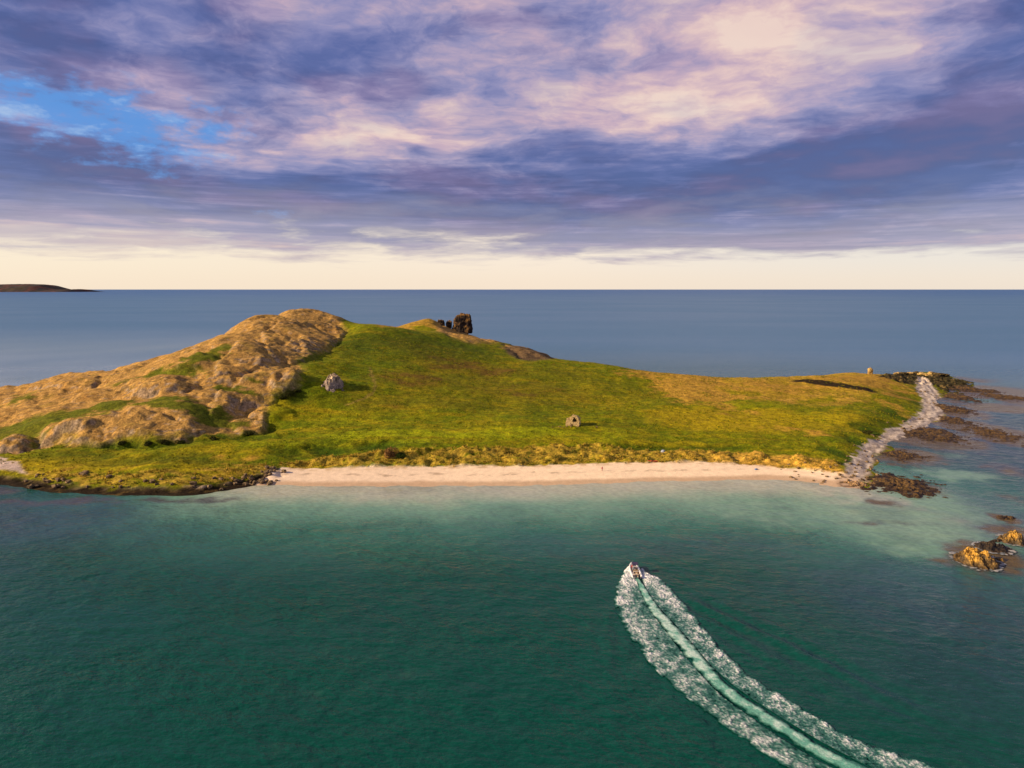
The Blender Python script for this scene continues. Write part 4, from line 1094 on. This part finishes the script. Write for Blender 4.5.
def build_rough_grass():
    # coarse tussocks all over the meadow
    rnd = np.random.RandomState(8)
    n = 26000
    x = rnd.uniform(-250, 225, n); y = rnd.uniform(246, 470, n)
    z = bilerp(H_, X0, Y0, ST, x, y)
    i = np.clip(((x - X0) / ST).astype(int), 0, NX - 1); j = np.clip(((y - Y0) / ST).astype(int), 0, NY - 1)
    k = (MSK['rocky'][j, i] < .3) & (MSK['beach'][j, i] < .1) & (z > 2.6) & (fbm(x, y, 12, 3, 701) + .5 * fbm(x, y, 4, 2, 711) > .02)
    V = []; Fc = []; C = []
    for px, py, pz in zip(x[k], y[k], z[k]):
        if px > 128 and py < 400 and gh(px + 3, py) < 2: continue
        r = rnd.rand(); hh = rnd.uniform(.3, .7)
        base = np.array((.31, .25, .012) if r < .45 else ((.13, .18, .004) if r < .8 else (.06, .10, .004))) * rnd.uniform(.8, 1.15)
        for b in range(6):
            an = rnd.uniform(0, 6.28); ln = rnd.uniform(.3, .9) * hh; wd = .10
            bx = px + math.cos(an) * .12; by = py + math.sin(an) * .12
            qx, qy = -math.sin(an) * wd, math.cos(an) * wd; o = len(V)
            V += [(bx - qx, by - qy, pz - .12), (bx + qx, by + qy, pz - .12), (bx + math.cos(an) * ln, by + math.sin(an) * ln, pz + hh)]
            Fc.append((o, o + 1, o + 2)); C += [base] * 3
    me = np_mesh('rough_grass', np.array(V), np.array(Fc), False, {'Col': np.array(C)})
    tag(link('rough_grass', me, M_leaf), 'coarse grass tussocks scattered over the green slope', 'grass', kind='stuff')


build_rough_grass()


# ------------------------------------------------------------------ wake of the boat
def build_wake():
    def resample(l, n):
        l = np.array(l); s = np.concatenate([[0], np.cumsum(np.linalg.norm(np.diff(l, axis=0), axis=1))]); t = np.linspace(0, s[-1], n)
        return np.stack([np.interp(t, s, l[:, 0]), np.interp(t, s, l[:, 1])], 1)

    def smooth(a, k=25):
        w = np.hanning(k + 2)[1:-1]; w /= w.sum(); p = np.pad(a, ((k // 2, k // 2), (0, 0)), 'edge')
        return np.stack([np.convolve(p[:, i], w, 'valid') for i in (0, 1)], 1)
    cell = .15

    def band(lo, li, fn, wide):
        n = int(105 / cell)
        A = smooth(resample(lo, n), 41); B = smooth(resample(li, n), 41)
        m = int(wide / cell)
        s = np.linspace(0, 1, m)[None, :, None]
        P = A[:, None] * (1 - s) + B[:, None] * s
        x, y = P[..., 0], P[..., 1]
        al = np.linspace(0, 1, n)[:, None] + 0 * x; sv = np.linspace(0, 1, m)[None, :] + 0 * x
        keep, z, col = fn(x, y, al, sv)
        idx = np.arange(n * m).reshape(n, m)
        q = np.stack([idx[:-1, :-1], idx[:-1, 1:], idx[1:, 1:], idx[1:, :-1]], -1).reshape(-1, 4)
        kq = keep.ravel()[q].mean(1) > .45
        q = q[kq]
        return np.stack([x.ravel(), y.ravel(), z.ravel()], 1), q, col.reshape(-1, 3)

    def foam(edge_seed):
        def fn(x, y, al, s):
            n = fbm(x, y, 3.2, 3, edge_seed); f = .6 * fbm(x, y, .45, 3, edge_seed + 5, .75) + .55 * fbm(x, y, 1.5, 3, edge_seed + 7, .6); g = fbm(x, y, 9, 2, edge_seed + 9)
            prof = sst(s + .22 * n, .0, .18) * (1 - .48 * sst(s + .25 * n, .38, .95) * sst(al, .04, .2))
            head = sst(al, .16, .0)
            dens = prof * (1.0 - .38 * al) + .30 * head * sst(s, 0, .1) * sst(1 - s, 0, .12)
            v = f * .85 + .3 * n + .2 * g
            thr = .44 - .58 * dens
            keep = (v > thr - .42) & (dens > .06)
            z = .14 + .20 * dens * sst(v, -.2, .6) + .45 * head * np.sin(np.clip(s, 0, 1) * np.pi) + .10 * f
            lo = sst(v - thr, -.42, .0)[..., None]; wh = sst(v - thr, -.15, .5)[..., None]
            col = np.array((.004, .065, .045)) * (1 - lo) + lo * np.array((.06, .19, .16))
            col = col * (1 - wh) + wh * np.array((.86, .84, .85))
            return keep, z, col
        return fn

    def prop(x, y, al, s):
        n = fbm(x, y, 2.4, 3, 531); f = .5 * fbm(x, y, .7, 3, 541, .65) + .7 * fbm(s * 2.2 + .3 * n, al * 34, 1, 3, 561); g = fbm(x, y, 7, 2, 551)
        e = np.abs(s - .5) * 2
        edge = .60 + .55 * n
        keep = e < edge + .35 * f + .2
        z = .15 + .10 * sst(1 - e, 0, .6) + .04 * f
        c1 = np.array((.14, .40, .30)); c2 = np.array((.55, .72, .63)); c3 = np.array((.04, .20, .14))
        w = sst(f * .9 + n * .6 + .3 * (1 - e) + .35 * np.exp(-((al - .33) / .22) ** 2), .1, .8)[..., None]
        col = c1 * (1 - w) + w * c2
        d = (sst(e + .3 * f, .5, .9) * .7)[..., None]; col = col * (1 - d) + d * c3
        d = (sst(e - edge - .35 * f, -.12, .2) * .95)[..., None]; col = col * (1 - d) + d * np.array((.006, .075, .052))
        h = (sst(al, .07, 0) * .6 + .35 * sst(al, .7, 1))[..., None]; col = col * (1 - h) + h * np.array((.09, .36, .26))
        return keep, z, col
    c = resample(WC, 200); tn = np.gradient(c, axis=0); tn /= np.linalg.norm(tn, axis=1)[:, None]; nm = np.stack([-tn[:, 1], tn[:, 0]], 1)
    wdt = np.interp(np.linspace(0, 1, 200), [0, .1, .3, .6, 1], [.45, 1.1, 1.75, 1.7, 1.7])[:, None]
    parts = [band(WLO, WLI, foam(501), 9), band(WRO, WRI, foam(521), 8), band(c - nm * wdt, c + nm * wdt, prop, 3.6)]
    V = []; Q = []; C = []; o = 0
    for v, q, cc in parts:
        V.append(v); Q.append(q + o); C.append(cc); o += len(v)
    V = np.concatenate(V); Q = np.concatenate(Q); C = np.concatenate(C)
    u, inv = np.unique(Q, return_inverse=True)
    me = np_mesh('wake_foam', V[u], inv.reshape(Q.shape), True, {'Col': C[u]})
    m = attr_mat('foam', ((1.5, .12), (5.0, .2)), .12, 3.0, .35, .25)
    tag(link('wake_foam', me, m), 'white churned foam bands and milky green trail behind the speedboat', 'boat wake', kind='stuff')


build_wake()


def build_wash():
    # white water lapping round the skerries
    V = []; Q = []; C = []; o = 0
    for (sx, sy, rad) in ((SKERRY[0][0], SKERRY[0][1], 6.6), (SKERRY[2][0], SKERRY[2][1], 4.8), (SKERRY[1][0], SKERRY[1][1], 5.0), (SKERRY[3][0], SKERRY[3][1], 1.8)):
        n = int(rad * 2.6 / .18); a = (np.arange(n) - n / 2) * .18
        x, y = np.meshgrid(a + sx, a + sy)
        r = np.hypot(x - sx, y - sy) / rad + .25 * fbm(x, y, 4, 3, 601)
        v = fbm(x, y, 1.0, 3, 611) + .5 * fbm(x, y, 4, 2, 621) + 1.0 * np.exp(-((r - .86) / .16) ** 2) - .75 + .25 * sst((x - sx) - (y - sy), -2, 6)
        idx = np.arange(n * n).reshape(n, n)
        q = np.stack([idx[:-1, :-1], idx[:-1, 1:], idx[1:, 1:], idx[1:, :-1]], -1).reshape(-1, 4)
        q = q[v.ravel()[q].mean(1) > .12]
        w = sst(v, .12, .6)[..., None]
        col = np.array((.10, .13, .14)) * (1 - w) + w * np.array((.42, .40, .37))
        V.append(np.stack([x.ravel(), y.ravel(), .13 + .08 * np.clip(v.ravel(), 0, 1)], 1)); Q.append(q + o); C.append(col.reshape(-1, 3)); o += n * n
    V = np.concatenate(V); Q = np.concatenate(Q); C = np.concatenate(C)
    u, inv = np.unique(Q, return_inverse=True)
    m = attr_mat('wash', ((1.5, .12), (5.0, .2)), .1, 3.0, .4, .25)
    tag(link('wash_foam', np_mesh('wash_foam', V[u], inv.reshape(Q.shape), True, {'Col': C[u]}), m), 'thin white wash of foam lapping around the golden skerries', 'foam', kind='stuff')


build_wash()

# ------------------------------------------------------------------ people
def person_mesh(joints, bones, radii, mats):
    """one continuous body grown from a skeleton with the Skin modifier; mats = function(co) -> slot"""
    me = bpy.data.meshes.new('person')
    me.from_pydata(joints, bones, [])
    o = bpy.data.objects.new('tmp', me); COL.objects.link(o)
    md = o.modifiers.new('s', 'SKIN'); md.use_smooth_shade = True
    for i, r in enumerate(radii):
        me.skin_vertices[0].data[i].radius = (r, r * .85)
        me.skin_vertices[0].data[i].use_root = (i == 0)
    sb = o.modifiers.new('d', 'SUBSURF'); sb.levels = 2; sb.render_levels = 2
    dg = bpy.context.evaluated_depsgraph_get()
    out = bpy.data.meshes.new_from_object(o.evaluated_get(dg))
    bpy.data.objects.remove(o)
    out.name = 'person'
    out.materials.clear()
    for p in out.polygons:
        p.use_smooth = True
        p.material_index = mats(p.center)
    return out


def add_person(loc, rz, pose, top, legs, label, hair=(.05, .03, .02), cat='person'):
    if pose == 'stand':
        J = [(0, 0, .95), (0, 0, 1.15), (0, 0, 1.40), (0, 0, 1.50), (0, .01, 1.60), (0, .01, 1.74),
             (.19, 0, 1.40), (.27, .02, 1.13), (.27, .12, .90), (.27, .15, .80), (-.19, 0, 1.40), (-.27, .02, 1.13), (-.26, .10, .90), (-.26, .13, .80),
             (.10, 0, .90), (.11, .03, .50), (.12, -.02, .09), (.12, .15, .04), (-.10, 0, .90), (-.12, .06, .50), (-.13, .02, .09), (-.13, .19, .04)]
    else:   # seated or half standing, holding something in front
        J = [(0, 0, .55), (0, .02, .75), (0, .05, 1.02), (0, .06, 1.12), (0, .08, 1.21), (0, .08, 1.34),
             (.19, .05, 1.02), (.26, .16, .78), (.20, .40, .80), (.17, .48, .82), (-.19, .05, 1.02), (-.26, .16, .78), (-.20, .40, .80), (-.17, .48, .82),
             (.11, .05, .54), (.14, .45, .54), (.14, .42, .12), (.14, .58, .06), (-.11, .05, .54), (-.14, .45, .54), (-.14, .42, .12), (-.14, .58, .06)]
    B = [(0, 1), (1, 2), (2, 3), (3, 4), (4, 5), (2, 6), (6, 7), (7, 8), (8, 9), (2, 10), (10, 11), (11, 12), (12, 13), (0, 14), (14, 15), (15, 16), (16, 17), (0, 18), (18, 19), (19, 20), (20, 21)]
    Rr = [.15, .15, .17, .06, .095, .085, .07, .052, .04, .045, .07, .052, .04, .045, .09, .065, .045, .045, .09, .065, .045, .045]
    hip = J[0][2]; neck = J[3][2]
    slot = lambda c: 0 if c.z > neck - .02 else (1 if (c.z > hip - .05 and abs(c.x) < .34 and not (c.z < J[9][2] + .06 and abs(c.x) > .15 and c.y > .1)) else 2)
    me = person_mesh(J, B, Rr, slot)
    o = link('person', me)
    for m in (M_skin, plain('cloth_top', top, .8, .2), plain('cloth_legs', legs, .8, .2)): me.materials.append(m)
    o.location = loc; o.rotation_euler = (0, 0, rz)
    tag(o, label, cat)
    bm = bmesh.new(); bmesh.ops.create_icosphere(bm, subdivisions=2, radius=.108)
    hz = J[5][2]; hy = J[5][1]
    bmesh.ops.delete(bm, geom=[v for v in bm.verts if v.co.z < -.02 and v.co.y > -.03], context='VERTS')
    bmesh.ops.translate(bm, verts=bm.verts, vec=(0, hy - .012, hz - .02))
    bm_obj('hair', bm, plain('hair', hair, .7, .2), o, True)
    return o


M_skin = plain('skin', (.55, .33, .24), .6, .3, .08)


# ------------------------------------------------------------------ the speedboat
def build_boat():
    bx, by, _ = BOAT
    dx, dy = WC[0][0] - WC[3][0], WC[0][1] - WC[3][1]
    rz = R(0.5)
    root = empty('speedboat', (bx, by, .18), rz); root.rotation_euler = (R(3.5), 0, rz)
    tag(root, 'white open speedboat with crew aboard racing towards the island', 'boat')
    hullm = plain('white_gelcoat', (.80, .79, .78), .25, .5, .05)
    tube = plain('grey_white_tube', (.72, .71, .74), .45, .4, .05)
    deckm = plain('cream_deck', (.66, .54, .38), .6, .3, .1)
    dark = plain('dark_plastic', (.03, .03, .035), .4, .5, .1)
    glass = plain('tinted_screen', (.05, .04, .09), .1, .8, .05)
    seatm = plain('tan_cushion', (.42, .27, .12), .6, .3, .1)
    steel = plain('steel_tube', (.6, .6, .6), .3, .6, .05)
    L, Wd = 7.2, 2.7
    # hull: sections from transom (y=-L/2) to stem
    bm = bmesh.new(); secs = []
    for k in range(13):
        t = k / 12; y = -L / 2 + t * L
        hw = Wd / 2 * (1 - max(0, (t - .45) / .55) ** 2.2) * .86 + .02
        keel = -.42 + .75 * max(0, (t - .55) / .45) ** 2
        sh = .55 + .28 * t * t
        secs.append([bm.verts.new(q) for q in ((-hw, y, sh), (-hw * .93, y, .12 + .2 * t * t), (0, y, keel), (hw * .93, y, .12 + .2 * t * t), (hw, y, sh))])
    for a, b in zip(secs[:-1], secs[1:]):
        for i in range(4): bm.faces.new([a[i], a[i + 1], b[i + 1], b[i]])
    bm.faces.new(secs[0][::-1]); bm.faces.new(secs[-1])
    bmesh.ops.recalc_face_normals(bm, faces=bm.faces)
    bm_obj('hull', bm, hullm, root, True)
    # buoyant collar round the gunwale
    path = []
    for k in range(25):
        t = k / 24; y = -L / 2 - .25 + t * (L + .1); hw = (Wd / 2 - .22) * (1 - max(0, (t - .5) / .5) ** 2.4)
        path.append(Vector((hw, y, .58 + .30 * t * t)))
    full = path + [Vector((-p.x, p.y, p.z)) for p in path[::-1]][1:]
    bm = bmesh.new(); rings = []
    for i, p in enumerate(full):
        a = full[max(0, i - 1)]; b = full[min(len(full) - 1, i + 1)]; tt = (b - a).normalized(); s_ = tt.cross(Vector((0, 0, 1))).normalized(); u_ = s_.cross(tt)
        r = .25 if 1 < i < len(full) - 2 else (.18 if i in (1, len(full) - 2) else .07)
        rings.append([bm.verts.new(p + (s_ * math.cos(q * .5236) + u_ * math.sin(q * .5236)) * r) for q in range(12)])
    for a, b in zip(rings[:-1], rings[1:]):
        for q in range(12): bm.faces.new([a[q], a[(q + 1) % 12], b[(q + 1) % 12], b[q]])
    bm.faces.new(rings[0][::-1]); bm.faces.new(rings[-1])
    bmesh.ops.recalc_face_normals(bm, faces=bm.faces)
    bm_obj('gunwale_collar', bm, tube, root, True)

    def box(name, sx, sy, sz, loc, mat, parent=root, bev=.04, rot=None):
        b_ = bmesh.new(); bmesh.ops.create_cube(b_, size=1); bmesh.ops.scale(b_, verts=b_.verts, vec=(sx, sy, sz))
        if bev: bmesh.ops.bevel(b_, geom=b_.edges[:], offset=bev, segments=2, affect='EDGES', profile=.7)
        o = bm_obj(name, b_, mat, parent); o.location = loc
        if rot: o.rotation_euler = rot
        return o
    bm = bmesh.new(); l_, r_ = [], []
    for k in range(11):
        t = k / 10; y = -L / 2 + .15 + t * (L - .9); hw = (Wd / 2 - .3) * (1 - max(0, (t - .5) / .5) ** 2.2) * .98 + .05
        l_.append(bm.verts.new((-hw, y, .34 + .12 * t))); r_.append(bm.verts.new((hw, y, .34 + .12 * t)))
    for k in range(10): bm.faces.new([l_[k], r_[k], r_[k + 1], l_[k + 1]])
    bm_obj('deck', bm, deckm, root)
    c = box('console', .95, .8, .95, (.1, .55, .85), hullm)
    box('windscreen', .9, .05, .5, (0, .32, .62), glass, c, .015, (R(-25), 0, 0))
    box('steering_wheel', .36, .05, .36, (0, -.46, .3), dark, c, .02, (R(-30), 0, 0))
    # canopy on a tube frame
    cn = box('canopy', 1.5, 1.5, .1, (.1, .45, 2.15), plain('purple_canvas', (.055, .045, .10), .8, .2), root, .04)
    for sx in (-1, 1):
        for sy in (-1, 1):
            b_ = bmesh.new(); bmesh.ops.create_cone(b_, cap_ends=True, segments=8, radius1=.03, radius2=.03, depth=1.72)
            q = bm_obj('canopy_pole', b_, steel, root); q.location = (.1 + sx * .68, .45 + sy * .66, 1.26)
    st = box('seat', 1.0, .5, .42, (.1, -.72, .6), seatm)
    box('backrest', 1.0, .1, .42, (0, -.24, .36), seatm, st)
    box('bench', 1.6, .5, .4, (0, -2.55, .58), deckm)
    box('bow_cushion', 1.0, 1.0, .2, (0, 2.05, .58), seatm)
    # roll bar at the stern
    bm = bmesh.new(); pr = [(-1.0, .6), (-.95, 1.5), (-.75, 1.75), (.75, 1.75), (.95, 1.5), (1.0, .6)]
    rg = []
    for i, (px, pz) in enumerate(pr):
        rg.append([bm.verts.new((px + .05 * math.cos(a) * (1 if i in (0, 1, 4, 5) else .3), -2.95 + .05 * math.sin(a), pz + .05 * math.cos(a) * (0 if i in (0, 5) else .9))) for a in [k * .785 for k in range(8)]])
    for a, b in zip(rg[:-1], rg[1:]):
        for k in range(8): bm.faces.new([a[k], a[(k + 1) % 8], b[(k + 1) % 8], b[k]])
    bm_obj('roll_bar', bm, hullm, root, True)
    for sx in (-.42, .42):
        e = box('outboard_motor', .42, .62, .62, (sx, -L / 2 - .32, .95), dark, root, .12)
        box('motor_leg', .16, .3, .9, (0, .05, -.7), dark, e, .04)
    # people aboard (each its own thing)
    mw = Matrix.Translation((bx, by, .18)) @ Matrix.Rotation(rz, 4, 'Z') @ Matrix.Rotation(R(3.5), 4, 'X')
    for (lx, ly, lz, pose, top, legs, lb) in (
            (.32, -.62, .33, 'sit', (.03, .03, .06), (.03, .03, .05), 'helmsman in dark jacket seated at the console of the speedboat'),
            (-.62, .10, .38, 'stand', (.50, .03, .04), (.04, .04, .06), 'person in a red jacket standing beside the boat console'),
            (.45, -2.50, .26, 'sit', (.10, .06, .04), (.05, .05, .07), 'person in brown jacket seated on the stern bench of the boat')):
        p = mw @ Vector((lx, ly, lz))
        add_person(p, rz, pose, top, legs, lb)


build_boat()


# ------------------------------------------------------------------ small things on the beach
def build_beach_things():
    x, y, _ = PERSON
    add_person((x, y, gh(x, y) - .02), R(200), 'stand', (.55, .04, .05), (.30, .05, .06), 'person in red clothes standing alone on the open sand')
    x, y, _ = KAYAK
    z = gh(x, y)
    root = empty('kayak', (x, y, z + .22), R(2)); root.rotation_euler = (R(4), R(2), R(2))
    tag(root, 'long red kayak lying at the top of the sand', 'kayak')
    redm = plain('red_plastic', (.62, .03, .025), .4, .5, .06)
    bm = bmesh.new(); secs = []
    for k in range(17):
        t = k / 16 * 2 - 1; w = .34 * (1 - abs(t) ** 2.2) + .012; hk = .2 * abs(t) ** 3; d = .22 * (1 - abs(t) ** 3) + .03
        secs.append([bm.verts.new((t * 2.2, w * math.cos(a), hk + d * math.sin(a) * (1 if math.sin(a) < 0 else .7))) for a in [q * math.pi / 6 for q in range(12)]])
    for a, b in zip(secs[:-1], secs[1:]):
        for q in range(12): bm.faces.new([a[q], a[(q + 1) % 12], b[(q + 1) % 12], b[q]])
    bm.faces.new(secs[0]); bm.faces.new(secs[-1][::-1]); bmesh.ops.recalc_face_normals(bm, faces=bm.faces)
    bm_obj('hull', bm, redm, root, True)
    bm = bmesh.new(); bmesh.ops.create_cone(bm, cap_ends=True, segments=16, radius1=.26, radius2=.24, depth=.08); bmesh.ops.scale(bm, verts=bm.verts, vec=(1.7, .9, 1))
    o = bm_obj('cockpit', bm, plain('black_rubber', (.02, .02, .02), .7, .2), root, True); o.location = (-.1, 0, .17)
    x, y, _ = TENT
    root = empty('dome_tent', (x, y, gh(x, y) - .05), .4); tag(root, 'small pale blue dome tent in the dune grass', 'tent')
    bm = bmesh.new(); bmesh.ops.create_uvsphere(bm, u_segments=20, v_segments=12, radius=1)
    bmesh.ops.delete(bm, geom=[v for v in bm.verts if v.co.z < -.05], context='VERTS')
    for v in bm.verts:
        a = math.atan2(v.co.y, v.co.x); k = 1 - .1 * abs(math.sin(2 * a)); v.co.x *= k * 1.1; v.co.y *= k * .95; v.co.z *= 1.0
    bm_obj('canopy', bm, plain('pale_blue_nylon', (.36, .40, .50), .6, .3), root, True)
    bm = bmesh.new()
    for k in range(7):
        pass
    vs = [bm.verts.new(q) for q in ((-.4, -.93, .02), (.4, -.93, .02), (.3, -.80, .55), (0, -.68, .75), (-.3, -.80, .55))]
    bm.faces.new(vs); r = bmesh.ops.extrude_face_region(bm, geom=bm.faces[:]); bmesh.ops.translate(bm, verts=[v for v in r['geom'] if isinstance(v, bmesh.types.BMVert)], vec=(0, -.06, .02))
    bmesh.ops.recalc_face_normals(bm, faces=bm.faces)
    bm_obj('door_flap', bm, plain('grey_nylon', (.25, .28, .34), .7, .2), root)
    x, y, _ = BAG
    root = empty('beach_bag', (x, y, gh(x, y)), .3); tag(root, 'small blue kit bag lying on the pale sand', 'bag')
    bm = bmesh.new(); bmesh.ops.create_cone(bm, cap_ends=True, segments=16, radius1=.3, radius2=.3, depth=1.2); bmesh.ops.rotate(bm, verts=bm.verts, matrix=Matrix.Rotation(math.pi / 2, 3, 'Y'))
    bmesh.ops.bevel(bm, geom=[e for e in bm.edges if abs(e.verts[0].co.x - e.verts[1].co.x) < .01], offset=.1, segments=2, affect='EDGES')
    for v in bm.verts: v.co.z = v.co.z * .8 + .22
    bm_obj('body', bm, plain('blue_canvas', (.10, .22, .50), .8, .2), root, True)
    bm = bmesh.new(); rg = []
    for k in range(9):
        a = math.pi * k / 8; rg.append([bm.verts.new((.28 * math.cos(a) + q[0], q[1], .44 + .16 * math.sin(a) + q[2])) for q in ((-.02, -.03, 0), (.02, -.03, 0), (.02, .03, 0), (-.02, .03, 0))])
    for a, b in zip(rg[:-1], rg[1:]):
        for q in range(4): bm.faces.new([a[q], a[(q + 1) % 4], b[(q + 1) % 4], b[q]])
    bm_obj('handle', bm, plain('dark_webbing', (.03, .04, .08), .8, .2), root)


build_beach_things()
